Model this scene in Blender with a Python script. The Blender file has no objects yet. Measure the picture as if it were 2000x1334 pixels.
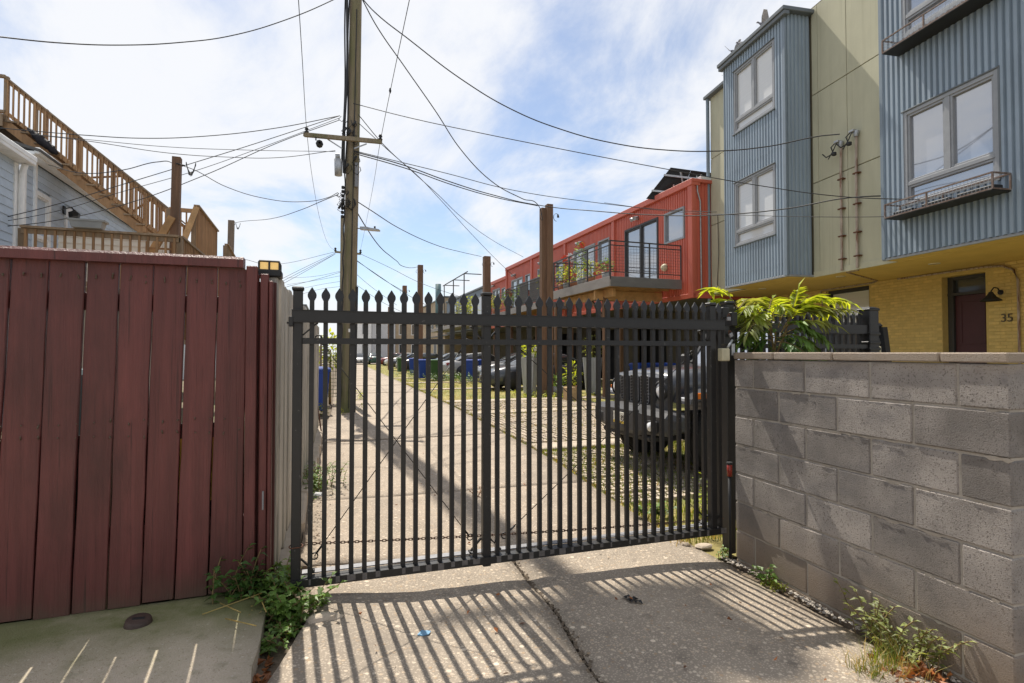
import bpy, math, random
from mathutils import Vector, Matrix
R = math.radians
random.seed(7)
SC = bpy.context.scene
COL = SC.collection
# ------------------------------------------------------------------ camera
FPX, CX, CY, EYE = 1045.0, 1000.0, 667.0, 1.4          # measured on the 2000 px wide photograph
YAW, PIT = math.atan(373 / FPX), math.atan(23 / FPX)
FW = Vector((math.sin(YAW), math.cos(YAW), 0)); RT = Vector((math.cos(YAW), -math.sin(YAW), 0)); UP = Vector((0, 0, 1))
F2 = FW * math.cos(PIT) + UP * math.sin(PIT); U2 = UP * math.cos(PIT) - FW * math.sin(PIT)
CAM = Vector((0, 0, EYE))
cd = bpy.data.cameras.new('camera'); cam = bpy.data.objects.new('camera', cd); COL.objects.link(cam)
cd.sensor_width = 36; cd.lens = FPX / 2000 * 36; cd.clip_end = 600; cd.clip_start = 0.05
cam.location = CAM; cam.rotation_euler = (math.pi / 2 + PIT, 0, -YAW)
SC.camera = cam
# ------------------------------------------------------------------ light
SUN_EL, SUN_AZ = R(57), R(-3.5)                        # azimuth from +Y towards +X
sd = bpy.data.lights.new('sun', 'SUN'); sd.energy = 3.9; sd.angle = R(0.5); sd.color = (1, .93, .82)
sun = bpy.data.objects.new('sun', sd); COL.objects.link(sun)
sdir = Vector((math.sin(SUN_AZ) * math.cos(SUN_EL), math.cos(SUN_AZ) * math.cos(SUN_EL), math.sin(SUN_EL)))
sun.rotation_euler = sdir.to_track_quat('Z', 'Y').to_euler(); sun.location = (0, 0, 30)
W = bpy.data.worlds.new('World'); SC.world = W; W.use_nodes = True
nt = W.node_tree; nt.nodes.clear()
def N(t, **k):
    n = nt.nodes.new(t)
    for a, v in k.items(): setattr(n, a, v)
    return n
sky = N('ShaderNodeTexSky', sky_type='NISHITA', sun_disc=False, sun_elevation=SUN_EL, sun_rotation=SUN_AZ, air_density=1.0, dust_density=.5, ozone_density=2.0)
tc = N('ShaderNodeTexCoord'); sx = N('ShaderNodeSeparateXYZ'); nt.links.new(tc.outputs['Generated'], sx.inputs[0])
mz = N('ShaderNodeMath', operation='MAXIMUM'); mz.inputs[1].default_value = 0.0; nt.links.new(sx.outputs[2], mz.inputs[0])
mz2 = N('ShaderNodeMath', operation='ADD'); mz2.inputs[1].default_value = 0.16; nt.links.new(mz.outputs[0], mz2.inputs[0])
dv = []
for i in (0, 1):
    d = N('ShaderNodeMath', operation='DIVIDE'); nt.links.new(sx.outputs[i], d.inputs[0]); nt.links.new(mz2.outputs[0], d.inputs[1]); dv.append(d)
cb = N('ShaderNodeCombineXYZ'); nt.links.new(dv[0].outputs[0], cb.inputs[0]); nt.links.new(dv[1].outputs[0], cb.inputs[1])
def cloud_noise(scale, detail, loc, sc, rot=0, dist=0.0):
    mp = N('ShaderNodeMapping'); mp.inputs['Location'].default_value = loc; mp.inputs['Scale'].default_value = sc; mp.inputs['Rotation'].default_value = (0, 0, rot)
    nt.links.new(cb.outputs[0], mp.inputs[0])
    n = N('ShaderNodeTexNoise'); n.inputs['Scale'].default_value = scale; n.inputs['Detail'].default_value = detail; n.inputs['Roughness'].default_value = .62; n.inputs['Distortion'].default_value = dist
    nt.links.new(mp.outputs[0], n.inputs[0]); return n
n1 = cloud_noise(1.7, 11, (2.3, .4, 0), (1, .6, 1), R(35), .35)
n2 = cloud_noise(.42, 3, (.55, 1.9, 0), (1, 1, 1))
mx = N('ShaderNodeMath', operation='MULTIPLY_ADD'); mx.inputs[1].default_value = 1.1; nt.links.new(n2.outputs[0], mx.inputs[0]); nt.links.new(n1.outputs[0], mx.inputs[2])
mr = N('ShaderNodeMapRange', interpolation_type='SMOOTHSTEP'); mr.inputs[1].default_value = .86; mr.inputs[2].default_value = 1.16; mr.inputs[3].default_value = .12; mr.inputs[4].default_value = .97
nt.links.new(mx.outputs[0], mr.inputs[0])
b1 = N('ShaderNodeBackground'); b1.inputs[1].default_value = .085; nt.links.new(sky.outputs[0], b1.inputs[0])
b2 = N('ShaderNodeBackground'); b2.inputs[0].default_value = (.95, .965, 1, 1); b2.inputs[1].default_value = .60
ms = N('ShaderNodeMixShader'); nt.links.new(mr.outputs[0], ms.inputs[0]); nt.links.new(b1.outputs[0], ms.inputs[1]); nt.links.new(b2.outputs[0], ms.inputs[2])
wo = N('ShaderNodeOutputWorld'); nt.links.new(ms.outputs[0], wo.inputs[0])
vs = SC.view_settings; vs.view_transform = 'Standard'; vs.look = 'None'; vs.exposure = .74; vs.gamma = 1; vs.use_curve_mapping = False
# ------------------------------------------------------------------ measuring helpers: a pixel's ray meets a real plane
def ray(px, py): return (px - CX) / FPX * RT + (CY - py) / FPX * U2 + F2
def onz(px, py, z=0.):
    d = ray(px, py); return CAM + d * ((z - EYE) / d.z)
def ony(px, py, y):
    d = ray(px, py); return CAM + d * (y / d.y)
def onx(px, py, x):
    d = ray(px, py); return CAM + d * (x / d.x)
def dep(px, py, z): return CAM + ray(px, py) * z
def hz(x, y):                                           # the driveway's cross fall near the gate
    pts = [(-.6, .075), (.03, .07), (.5, .02), (1.2, .0), (2.2, -.03), (2.85, -.08), (4, -.08)]
    v = pts[0][1]
    for (a, p), (b, q) in zip(pts, pts[1:]):
        if a <= x <= b: v = p + (q - p) * (x - a) / (b - a)
        elif x > b: v = q
    k = max(0, min(1, (6.5 - y) / 3.0)); k = k * k * (3 - 2 * k)
    return v * k
# ------------------------------------------------------------------ mesh builder
def wl(o):
    v = Vector((0, 0, 0))
    while o is not None: v += o.location; o = o.parent
    return v
class MB:
    def __init__(s, fr=None): s.v = []; s.f = []; s.fr = fr; s.smooth = set()
    def add(s, vs, fs, smooth=False):
        b = len(s.v)
        for p in vs:
            p = Vector(p); s.v.append(s.fr(p) if s.fr else p)
        for f in fs:
            if smooth: s.smooth.add(len(s.f))
            s.f.append([b + i for i in f])
        return s
    def box(s, x0, x1, y0, y1, z0, z1):
        return s.add([(x0, y0, z0), (x1, y0, z0), (x1, y1, z0), (x0, y1, z0), (x0, y0, z1), (x1, y0, z1), (x1, y1, z1), (x0, y1, z1)],
                     [(0, 3, 2, 1), (4, 5, 6, 7), (0, 1, 5, 4), (1, 2, 6, 5), (2, 3, 7, 6), (3, 0, 4, 7)])
    def cbox(s, x0, x1, y0, y1, z0, z1, c=.006):         # chamfered box
        vs = []; ix = {}
        lo, hi = (x0, y0, z0), (x1, y1, z1)
        for i in range(8):
            sg = [(i >> k) & 1 for k in range(3)]
            for ax in range(3):
                p = [(hi[k] if sg[k] else lo[k]) + (0 if k == ax else (-c if sg[k] else c)) for k in range(3)]
                ix[(i, ax)] = len(vs); vs.append(p)
        fs = []
        for ax in range(3):
            o = [k for k in range(3) if k != ax]
            for sd_ in (0, 1):
                q = []
                for a, b in ((0, 0), (1, 0), (1, 1), (0, 1)):
                    i = (sd_ << ax) | (a << o[0]) | (b << o[1]); q.append(ix[(i, ax)])
                fs.append(q)
            for a in (0, 1):
                for b in (0, 1):
                    i0 = (a << o[0]) | (b << o[1]); i1 = i0 | (1 << ax)
                    fs.append([ix[(i0, o[0])], ix[(i1, o[0])], ix[(i1, o[1])], ix[(i0, o[1])]])
        for i in range(8): fs.append([ix[(i, 0)], ix[(i, 1)], ix[(i, 2)]])
        return s.add(vs, fs)
    def bar(s, a, b, w, h=None, up=(0, 0, 1)):
        a, b = Vector(a), Vector(b); h = h or w
        d = (b - a).normalized(); u = Vector(up)
        if abs(d.dot(u)) > .98: u = Vector((0, 1, 0))
        r = d.cross(u).normalized(); u = r.cross(d)
        vs = [p + r * i * w / 2 + u * j * h / 2 for p in (a, b) for i, j in ((-1, -1), (1, -1), (1, 1), (-1, 1))]
        return s.add(vs, [(3, 2, 1, 0), (4, 5, 6, 7), (0, 1, 5, 4), (1, 2, 6, 5), (2, 3, 7, 6), (3, 0, 4, 7)])
    def cyl(s, a, b, r0, r1=None, n=10, smooth=True):
        a, b = Vector(a), Vector(b); r1 = r0 if r1 is None else r1
        d = (b - a).normalized(); u = Vector((0, 0, 1)) if abs(d.z) < .9 else Vector((1, 0, 0))
        x = d.cross(u).normalized(); y = d.cross(x)
        vs = []
        for p, r in ((a, r0), (b, r1)):
            for i in range(n):
                t = 2 * math.pi * i / n; vs.append(p + x * r * math.cos(t) + y * r * math.sin(t))
        s.add(vs, [(i, (i + 1) % n, n + (i + 1) % n, n + i) for i in range(n)], smooth)
        k = len(s.v) - 2 * n; s.f.append([k + i for i in range(n)][::-1]); s.f.append([k + n + i for i in range(n)])
        return s
    def tube(s, pts, r, n=6, rf=None):
        pts = [Vector(p) for p in pts]; vs = []; m = len(pts)
        for j, p in enumerate(pts):
            d = (pts[min(j + 1, m - 1)] - pts[max(j - 1, 0)]).normalized()
            u = Vector((0, 0, 1)) if abs(d.z) < .9 else Vector((1, 0, 0))
            x = d.cross(u).normalized(); y = d.cross(x); rr = rf(j / (m - 1)) * r if rf else r
            for i in range(n):
                t = 2 * math.pi * i / n; vs.append(p + x * rr * math.cos(t) + y * rr * math.sin(t))
        return s.add(vs, [(j * n + i, j * n + (i + 1) % n, (j + 1) * n + (i + 1) % n, (j + 1) * n + i) for j in range(m - 1) for i in range(n)], True)
    def lathe(s, prof, c=(0, 0, 0), n=16, axis='z', smooth=True):
        c = Vector(c); vs = []; m = len(prof)
        for r, h in prof:
            for i in range(n):
                t = 2 * math.pi * i / n; a, b = r * math.cos(t), r * math.sin(t)
                vs.append(c + (Vector((a, b, h)) if axis == 'z' else Vector((a, h, b)) if axis == 'y' else Vector((h, a, b))))
        return s.add(vs, [(j * n + i, j * n + (i + 1) % n, (j + 1) * n + (i + 1) % n, (j + 1) * n + i) for j in range(m - 1) for i in range(n)], smooth)
    def ext(s, poly, vec):                               # extrude a planar polygon
        n = len(poly); v = Vector(vec); P = [Vector(p) for p in poly]
        return s.add(P + [p + v for p in P], [list(range(n))[::-1], list(range(n, 2 * n))] + [(i, (i + 1) % n, n + (i + 1) % n, n + i) for i in range(n)])
    def loft(s, rings, closed=True, cap=True, smooth=True):
        n = len(rings[0]); m = len(rings); vs = [p for r in rings for p in r]
        fs = [(j * n + i, j * n + (i + 1) % n, (j + 1) * n + (i + 1) % n, (j + 1) * n + i) for j in range(m - 1) for i in range(n if closed else n - 1)]
        s.add(vs, fs, smooth)
        if cap:
            k = len(s.v) - n * m; s.f.append([k + i for i in range(n)]); s.f.append([k + (m - 1) * n + i for i in range(n)][::-1])
        return s
    def mesh(s, name, off=Vector((0, 0, 0))):
        me = bpy.data.meshes.new(name); me.from_pydata([p - off for p in s.v], [], s.f)
        if s.smooth: me.polygons.foreach_set('use_smooth', [i in s.smooth for i in range(len(s.f))])
        me.update(); return me
    def build(s, name, mat, parent=None):
        me = s.mesh(name, wl(parent) if parent else Vector((0, 0, 0))); me.materials.append(mat)
        o = bpy.data.objects.new(name, me); COL.objects.link(o)
        if parent: o.parent = parent
        bm_fix(me); return o
import bmesh
def bm_fix(me):
    b = bmesh.new(); b.from_mesh(me); bmesh.ops.recalc_face_normals(b, faces=b.faces); b.to_mesh(me); b.free()
def tag(o, label=None, cat=None, group=None, kind=None):
    if label: o['label'] = label
    if cat: o['category'] = cat
    if group: o['group'] = group
    if kind: o['kind'] = kind
    return o
def thing(name, label, cat, loc=(0, 0, 0), group=None):
    o = bpy.data.objects.new(name, None); COL.objects.link(o); o.location = loc; o.empty_display_size = .2
    return tag(o, label, cat, group)
def put(me, name, parent, loc, rot=(0, 0, 0), scale=None):   # another piece that shares a mesh
    o = bpy.data.objects.new(name, me); COL.objects.link(o)
    if parent: o.parent = parent; loc = Vector(loc) - wl(parent)
    o.location = loc; o.rotation_euler = rot
    if scale: o.scale = scale
    return o
def struct(o): o['kind'] = 'structure'; return o
def stuff(o): o['kind'] = 'stuff'; return o
def copy_tree(o, parent=None):
    c = o.copy(); COL.objects.link(c); c.parent = parent
    for ch in o.children: copy_tree(ch, c)
    return c
# ------------------------------------------------------------------ materials
def mat(name, col, rough=.75, var=.25, scale=(3, 3, 3), bump=.15, bscale=(40, 40, 40), metal=0, spec=.4, obj=0., stain=None, sscale=(1.5, 1.5, 1.5), sth=(.5, .68), emit=None, ior=None, trans=0., bdist=.01, streak=None):
    m = bpy.data.materials.new(name); m.use_nodes = True; t = m.node_tree; p = t.nodes['Principled BSDF']
    p.inputs['Roughness'].default_value = rough; p.inputs['Metallic'].default_value = metal; p.inputs['Specular IOR Level'].default_value = spec
    if ior: p.inputs['IOR'].default_value = ior
    L = t.links.new
    g = t.nodes.new('ShaderNodeNewGeometry'); pos = g.outputs['Position']
    def noise(sc, det=5, ro=.6):
        mp = t.nodes.new('ShaderNodeMapping'); mp.inputs['Scale'].default_value = sc; L(pos, mp.inputs[0])
        n = t.nodes.new('ShaderNodeTexNoise'); n.inputs['Scale'].default_value = 1; n.inputs['Detail'].default_value = det; n.inputs['Roughness'].default_value = ro; L(mp.outputs[0], n.inputs[0]); return n
    c = None
    if var:
        n = noise(scale); r = t.nodes.new('ShaderNodeMapRange'); r.inputs[1].default_value = .25; r.inputs[2].default_value = .75; r.inputs[3].default_value = 1 - var; r.inputs[4].default_value = 1 + var
        L(n.outputs[0], r.inputs[0]); fac = r.outputs[0]
        if obj:
            oi = t.nodes.new('ShaderNodeObjectInfo'); q = t.nodes.new('ShaderNodeMapRange'); q.inputs[3].default_value = 1 - obj; q.inputs[4].default_value = 1 + obj; L(oi.outputs['Random'], q.inputs[0])
            k = t.nodes.new('ShaderNodeMath'); k.operation = 'MULTIPLY'; L(fac, k.inputs[0]); L(q.outputs[0], k.inputs[1]); fac = k.outputs[0]
        mxn = t.nodes.new('ShaderNodeMix'); mxn.data_type = 'RGBA'; mxn.blend_type = 'MULTIPLY'; mxn.inputs[0].default_value = 1; mxn.inputs[6].default_value = (*col, 1)
        L(fac, mxn.inputs[7]); c = mxn.outputs[2]
        if streak:                                       # directional dirt: (colour, scale, low, high)
            n = noise(streak[1], 4); r = t.nodes.new('ShaderNodeMapRange'); r.inputs[1].default_value = streak[2]; r.inputs[2].default_value = streak[3]; L(n.outputs[0], r.inputs[0])
            m3 = t.nodes.new('ShaderNodeMix'); m3.data_type = 'RGBA'; L(r.outputs[0], m3.inputs[0]); L(c, m3.inputs[6]); m3.inputs[7].default_value = (*streak[0], 1); c = m3.outputs[2]
        if stain:
            n = noise(sscale, 7, .65); r = t.nodes.new('ShaderNodeMapRange'); r.inputs[1].default_value = sth[0]; r.inputs[2].default_value = sth[1]; L(n.outputs[0], r.inputs[0])
            m2 = t.nodes.new('ShaderNodeMix'); m2.data_type = 'RGBA'; L(r.outputs[0], m2.inputs[0]); L(c, m2.inputs[6]); m2.inputs[7].default_value = (*stain, 1); c = m2.outputs[2]
        L(c, p.inputs['Base Color'])
    else: p.inputs['Base Color'].default_value = (*col, 1)
    if bump:
        n = noise(bscale, 4); b = t.nodes.new('ShaderNodeBump'); b.inputs['Strength'].default_value = bump; b.inputs['Distance'].default_value = bdist
        L(n.outputs[0], b.inputs['Height']); L(b.outputs[0], p.inputs['Normal'])
    if emit: p.inputs['Emission Color'].default_value = (*emit[0], 1); p.inputs['Emission Strength'].default_value = emit[1]
    return m
def aggregate(name, base, peb, dark, k=38):              # worn concrete with exposed pebbles
    m = bpy.data.materials.new(name); m.use_nodes = True; t = m.node_tree; p = t.nodes['Principled BSDF']; L = t.links.new
    p.inputs['Roughness'].default_value = .8; p.inputs['Specular IOR Level'].default_value = .35
    g = t.nodes.new('ShaderNodeNewGeometry')
    def nz(s, d=5, r=.6):
        n = t.nodes.new('ShaderNodeTexNoise'); n.inputs['Scale'].default_value = s; n.inputs['Detail'].default_value = d; n.inputs['Roughness'].default_value = r; L(g.outputs['Position'], n.inputs[0]); return n.outputs[0]
    def rng(i, a, b, c=0, d=1):
        r = t.nodes.new('ShaderNodeMapRange'); r.inputs[1].default_value = a; r.inputs[2].default_value = b; r.inputs[3].default_value = c; r.inputs[4].default_value = d; L(i, r.inputs[0]); return r.outputs[0]
    def mixc(f, a, b, mode='MIX'):
        x = t.nodes.new('ShaderNodeMix'); x.data_type = 'RGBA'; x.blend_type = mode
        L(f, x.inputs[0]) if not isinstance(f, float) else setattr(x.inputs[0], 'default_value', f)
        for i, v in ((6, a), (7, b)):
            if isinstance(v, tuple): x.inputs[i].default_value = (*v, 1)
            else: L(v, x.inputs[i])
        return x.outputs[2]
    mpv = t.nodes.new('ShaderNodeMapping'); mpv.inputs['Scale'].default_value = (1, 1.15, .4); L(g.outputs['Position'], mpv.inputs[0])
    def vor(s):
        v = t.nodes.new('ShaderNodeTexVoronoi'); v.inputs['Scale'].default_value = s; L(mpv.outputs[0], v.inputs[0]); return v
    v = vor(k); v2 = vor(k * 2.3); v3 = vor(k * .55)
    f1 = rng(v.outputs['Distance'], .38, .25); f2 = rng(v2.outputs['Distance'], .4, .28)
    sep = t.nodes.new('ShaderNodeSeparateColor'); L(v.outputs['Color'], sep.inputs[0])
    on = rng(sep.outputs[0], .35, .45); mm = t.nodes.new('ShaderNodeMath'); mm.operation = 'MULTIPLY'; L(f1, mm.inputs[0]); L(on, mm.inputs[1])
    tint = mixc(sep.outputs[1], peb, tuple(x * .55 for x in (peb[0], peb[1] * .85, peb[2] * .7)))
    c = mixc(rng(nz(1.3), .3, .7), base, tuple(x * .72 for x in base))
    c = mixc(rng(f2, 0, 1, 0, .35), c, tuple(x * 1.25 for x in peb))
    c = mixc(mm.outputs[0], c, tint)
    sp3 = t.nodes.new('ShaderNodeSeparateColor'); L(v3.outputs['Color'], sp3.inputs[0])
    on3 = t.nodes.new('ShaderNodeMath'); on3.operation = 'MULTIPLY'; L(rng(v3.outputs['Distance'], .3, .2), on3.inputs[0]); L(rng(sp3.outputs[0], .93, .95), on3.inputs[1])
    c = mixc(on3.outputs[0], c, tuple(min(1, x * 1.1) for x in peb))
    c = mixc(rng(nz(.55, 8, .68), .5, .7, 0, .75), c, dark)
    c = mixc(rng(nz(9, 6), .55, .75, 0, .5), c, tuple(x * .6 for x in dark))
    L(c, p.inputs['Base Color'])
    ad = t.nodes.new('ShaderNodeMath'); ad.operation = 'MULTIPLY_ADD'; ad.inputs[1].default_value = .6; L(mm.outputs[0], ad.inputs[0]); L(nz(130, 3), ad.inputs[2])
    b = t.nodes.new('ShaderNodeBump'); b.inputs['Strength'].default_value = .55; b.inputs['Distance'].default_value = .006; L(ad.outputs[0], b.inputs['Height']); L(b.outputs[0], p.inputs['Normal'])
    return m
M = {}
M['rack'] = mat('brown_rack_steel', (.17, .115, .09), .7, .35, (20, 20, 20), .1, stain=(.24, .20, .18), sscale=(9, 9, 9), sth=(.5, .6))
M['concrete'] = aggregate('exposed_concrete', (.33, .275, .215), (.62, .525, .41), (.165, .14, .115), 34)
M['alley'] = aggregate('alley_concrete', (.35, .285, .22), (.58, .49, .385), (.20, .165, .13), 30)
M['slab'] = aggregate('mossy_slab', (.56, .47, .36), (.58, .51, .42), (.165, .18, .06), 95)
M['cmu'] = mat('grey_block', (.355, .318, .288), .9, .34, (5, 5, 5), 1.0, (190, 190, 190), obj=.28, stain=(.19, .178, .175), sscale=(2.2, 2.2, 3.5), sth=(.50, .76), bdist=.012, streak=((.15, .13, .115), (120, 120, 120), .56, .64))
M['mortar'] = mat('mortar', (.40, .355, .30), .9, .2, (9, 9, 9), .5, (120, 120, 120))
M['soil'] = mat('soil', (.13, .10, .07), .95, .4, (9, 9, 9), .8, (60, 60, 60))
M['ground'] = mat('ground', (.16, .13, .085), .95, .4, (1, 1, 1), .5, (30, 30, 30), stain=(.12, .14, .04), sscale=(.6, .6, .6))
M['lawn'] = mat('dry_turf', (.30, .25, .09), .95, .45, (2.5, 2.5, 2.5), .8, (60, 60, 60), stain=(.15, .17, .04), sscale=(.9, .9, .9), sth=(.42, .62))
M['paver'] = mat('paver', (.44, .365, .285), .9, .3, (8, 8, 8), .5, (90, 90, 90), obj=.14)
M['strip'] = mat('concrete_strip', (.42, .35, .27), .85, .25, (4, 4, 4), .4, (80, 80, 80))
M['redpaint'] = mat('red_brown_paint', (.132, .037, .033), .46, .32, (22, 22, 1.0), 1.0, (110, 110, 2.6), obj=.10, stain=(.075, .024, .021), sscale=(3, 3, 1.1), sth=(.45, .7), bdist=.006, streak=((.05, .017, .015), (55, 55, 1.3), .60, .70))
M['oldwhite'] = mat('weathered_white_wood', (.50, .46, .40), .85, .28, (30, 30, 1.5), .7, (120, 120, 4), obj=.16, stain=(.22, .19, .15), sscale=(18, 18, 1.6), sth=(.55, .72))
M['black'] = mat('black_powder_coat', (.0135, .0128, .0125), .45, .2, (20, 20, 20), .12, (220, 220, 220), spec=.5, bdist=.002, streak=((.075, .07, .066), (55, 55, 40), .665, .70))
M['primer'] = mat('grey_primer', (.125, .113, .105), .7, .3, (30, 30, 30), .1)
M['zincrail'] = mat('worn_grey_steel', (.24, .24, .25), .5, .25, (25, 25, 25), .1, metal=.2)
M['rust'] = mat('rusty_iron', (.13, .055, .03), .8, .4, (60, 60, 60), .5, (150, 150, 150))
M['oldchain'] = mat('dark_rusted_chain', (.10, .055, .035), .85, .4, (60, 60, 60), .3)
M['iron'] = mat('brown_cast_iron', (.07, .045, .035), .6, .3, (30, 30, 30), .4, (90, 90, 90))
M['bluemetal'] = mat('blue_grey_metal', (.29, .355, .42), .48, .12, (2, 2, .5), .05, (60, 60, 60), spec=.5, obj=.03, stain=(.245, .30, .355), sscale=(1.5, 1.5, .5), streak=((.25, .285, .315), (8, 8, .22), .55, .78))
M['bluetrim'] = mat('blue_grey_trim', (.20, .245, .29), .5, .1, (3, 3, 3), .04)
M['coping'] = mat('grey_coping', (.13, .145, .155), .45, .1, (3, 3, 3), .04)
M['stucco'] = mat('green_stucco', (.51, .49, .355), .85, .13, (1.3, 1.3, .6), .25, (80, 80, 80), obj=.03, stain=(.44, .42, .30), sscale=(1.2, 1.2, .35), sth=(.48, .75), streak=((.41, .385, .27), (6, 6, .14), .54, .76))
M['joint'] = mat('joint_backing', (.16, .14, .09), .9, .1)  # even dark tone of the backing behind the open panel joints
M['soffit'] = mat('yellow_soffit', (.66, .475, .18), .75, .1, (2, 2, 2), .1)
M['brick'] = mat('yellow_painted_brick', (.66, .475, .17), .7, .14, (7, 7, 7), .35, (70, 70, 70), obj=.09)
M['brickjoint'] = mat('yellow_painted_mortar', (.57, .41, .145), .8, .12, (9, 9, 9), .3)
M['maroon'] = mat('maroon_door', (.065, .018, .022), .45, .1)
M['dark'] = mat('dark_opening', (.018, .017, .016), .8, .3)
M['darkframe'] = mat('charcoal_frame', (.045, .043, .043), .5, .1)
M['greyframe'] = mat('grey_window_frame', (.30, .31, .325), .5, .1, (9, 9, 9), .03)
M['whiteframe'] = mat('white_frame', (.72, .72, .71), .5, .06, (5, 5, 5), .05)
M['skyglass'] = mat('reflective_glass', (.24, .255, .29), .025, 0, bump=0, spec=1, ior=2.3)
M['blindglass'] = mat('glass_over_white_blind', (.66, .66, .65), .06, .07, (.2, .2, 40), 0, spec=.8, ior=1.5)
M['darkglass'] = mat('dark_glass', (.05, .055, .06), .04, 0, bump=0, spec=.9, ior=1.6)
M['red'] = mat('red_orange_metal', (.56, .125, .075), .48, .1, (2, 2, .4), .04, spec=.45, stain=(.50, .115, .072), sscale=(1, 1, .3))
M['redtrim'] = mat('red_orange_trim', (.54, .125, .08), .5, .08, (2, 2, 1), .03)
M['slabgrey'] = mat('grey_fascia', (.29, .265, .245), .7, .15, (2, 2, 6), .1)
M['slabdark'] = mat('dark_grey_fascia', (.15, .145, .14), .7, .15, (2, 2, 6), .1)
M['timber'] = mat('treated_timber', (.46, .27, .12), .8, .3, (5, 5, 5), .3, (50, 50, 8), obj=.12)
M['cedar'] = mat('cedar_stain', (.34, .195, .095), .75, .28, (22, 22, 2.5), .3, (60, 60, 6), obj=.2, stain=(.33, .19, .09), sscale=(3, 3, 2))
M['cedarold'] = mat('weathered_cedar', (.27, .19, .12), .8, .28, (22, 22, 2.5), .3, (60, 60, 6), obj=.2)
M['polewood'] = mat('weathered_pole', (.27, .215, .145), .9, .3, (26, 26, .9), .8, (60, 60, 1.5), stain=(.19, .175, .09), sscale=(5, 5, .7), sth=(.46, .64), bdist=.02)
M['brownpost'] = mat('brown_timber_post', (.20, .115, .07), .85, .25, (24, 24, 1.2), .5, (70, 70, 2), stain=(.12, .075, .05), sscale=(6, 6, .8), obj=.1)
M['greypost'] = mat('grey_brown_post', (.22, .17, .13), .88, .25, (24, 24, 1.2), .5, (70, 70, 2))
M['cable'] = mat('black_cable', (.03, .03, .032), .6, .1, bump=0)
M['steel'] = mat('galvanised_steel', (.42, .43, .44), .42, .25, (12, 12, 12), .1, metal=.5)
M['conduit'] = mat('rusty_conduit', (.42, .34, .28), .7, .3, (14, 14, 5), .1, stain=(.22, .11, .065), sscale=(20, 20, 2.2), sth=(.5, .62))
M['siding'] = mat('pale_blue_siding', (.47, .545, .63), .65, .08, (6, 6, 6), .08, obj=.05)
M['siding2'] = mat('cream_siding', (.72, .65, .54), .65, .08, (6, 6, 6), .08, obj=.04)
M['white'] = mat('white_paint', (.80, .80, .79), .6, .08, (4, 4, 4), .08, stain=(.55, .54, .5), sscale=(3, 3, 3), sth=(.55, .8))
M['shingle'] = mat('dark_roofing', (.10, .095, .09), .9, .3, (6, 6, 6), .4)
M['blackprop'] = mat('black_mesh_bag', (.02, .018, .022), .8, .4, (40, 40, 40), .8)
M['tyre'] = mat('tyre_rubber', (.018, .018, .018), .85, .2, (30, 30, 30), .3)
M['alloy'] = mat('alloy_rim', (.55, .55, .56), .35, .1, metal=.8)
M['trimblack'] = mat('black_trim', (.02, .02, .021), .55, .1)
M['lampglass'] = mat('lamp_lens', (.72, .73, .75), .1, 0, bump=0, spec=.8)
M['amber'] = mat('amber_lens', (.65, .16, .01), .2, 0, bump=0)
M['redlens'] = mat('red_lens', (.24, .025, .015), .15, 0, bump=0)
M['bumper'] = mat('dark_bumper_plastic', (.055, .055, .058), .5, .15, (9, 9, 9), .05)
M['plate'] = mat('pale_plate', (.68, .66, .58), .5, .05)
M['plateyellow'] = mat('plate_yellow_band', (.60, .42, .05), .5, .05)
M['ink'] = mat('dark_lettering', (.10, .075, .05), .6, 0, bump=0)
M['boxcream'] = mat('cream_plastic', (.50, .45, .30), .55, .15, (12, 12, 12), .05)
M['solaramber'] = mat('amber_lantern_pane', (.78, .55, .20), .4, .15, (30, 30, 30), 0, emit=((1, .62, .2), .25))
def zone(m, axis, lo, hi, col, nscale, amt=1.0):           # dirt or moss that keeps to one side of a surface, broken up by noise
    t = m.node_tree; p = t.nodes['Principled BSDF']; L = t.links.new; src = p.inputs['Base Color'].links[0].from_socket
    g = t.nodes.new('ShaderNodeNewGeometry'); sp = t.nodes.new('ShaderNodeSeparateXYZ'); L(g.outputs['Position'], sp.inputs[0])
    n = t.nodes.new('ShaderNodeTexNoise'); n.inputs['Scale'].default_value = nscale; n.inputs['Detail'].default_value = 7; n.inputs['Roughness'].default_value = .65; L(g.outputs['Position'], n.inputs[0])
    r = t.nodes.new('ShaderNodeMapRange'); r.inputs[1].default_value = lo; r.inputs[2].default_value = hi; L(sp.outputs[axis], r.inputs[0])
    k = t.nodes.new('ShaderNodeMath'); k.operation = 'MULTIPLY_ADD'; L(n.outputs[0], k.inputs[0]); k.inputs[1].default_value = 1.6; k.inputs[2].default_value = -.8
    a = t.nodes.new('ShaderNodeMath'); a.operation = 'ADD'; a.use_clamp = True; L(r.outputs[0], a.inputs[0]); L(k.outputs[0], a.inputs[1])
    b = t.nodes.new('ShaderNodeMath'); b.operation = 'MULTIPLY'; L(a.outputs[0], b.inputs[0]); L(r.outputs[0], b.inputs[1])
    c = t.nodes.new('ShaderNodeMath'); c.operation = 'MULTIPLY'; L(b.outputs[0], c.inputs[0]); c.inputs[1].default_value = amt
    x = t.nodes.new('ShaderNodeMix'); x.data_type = 'RGBA'; L(c.outputs[0], x.inputs[0]); L(src, x.inputs[6]); x.inputs[7].default_value = (*col, 1); L(x.outputs[2], p.inputs['Base Color'])
zone(M['cmu'], 2, .55, .0, (.29, .215, .15), 5, .85); zone(M['cmu'], 2, 1.28, 1.37, (.40, .315, .235), 8, .8)
zone(M['slab'], 1, 2.45, 3.05, (.115, .135, .03), 4.5, .8); zone(M['redpaint'], 2, .35, .08, (.10, .075, .05), 9, .7)
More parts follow.
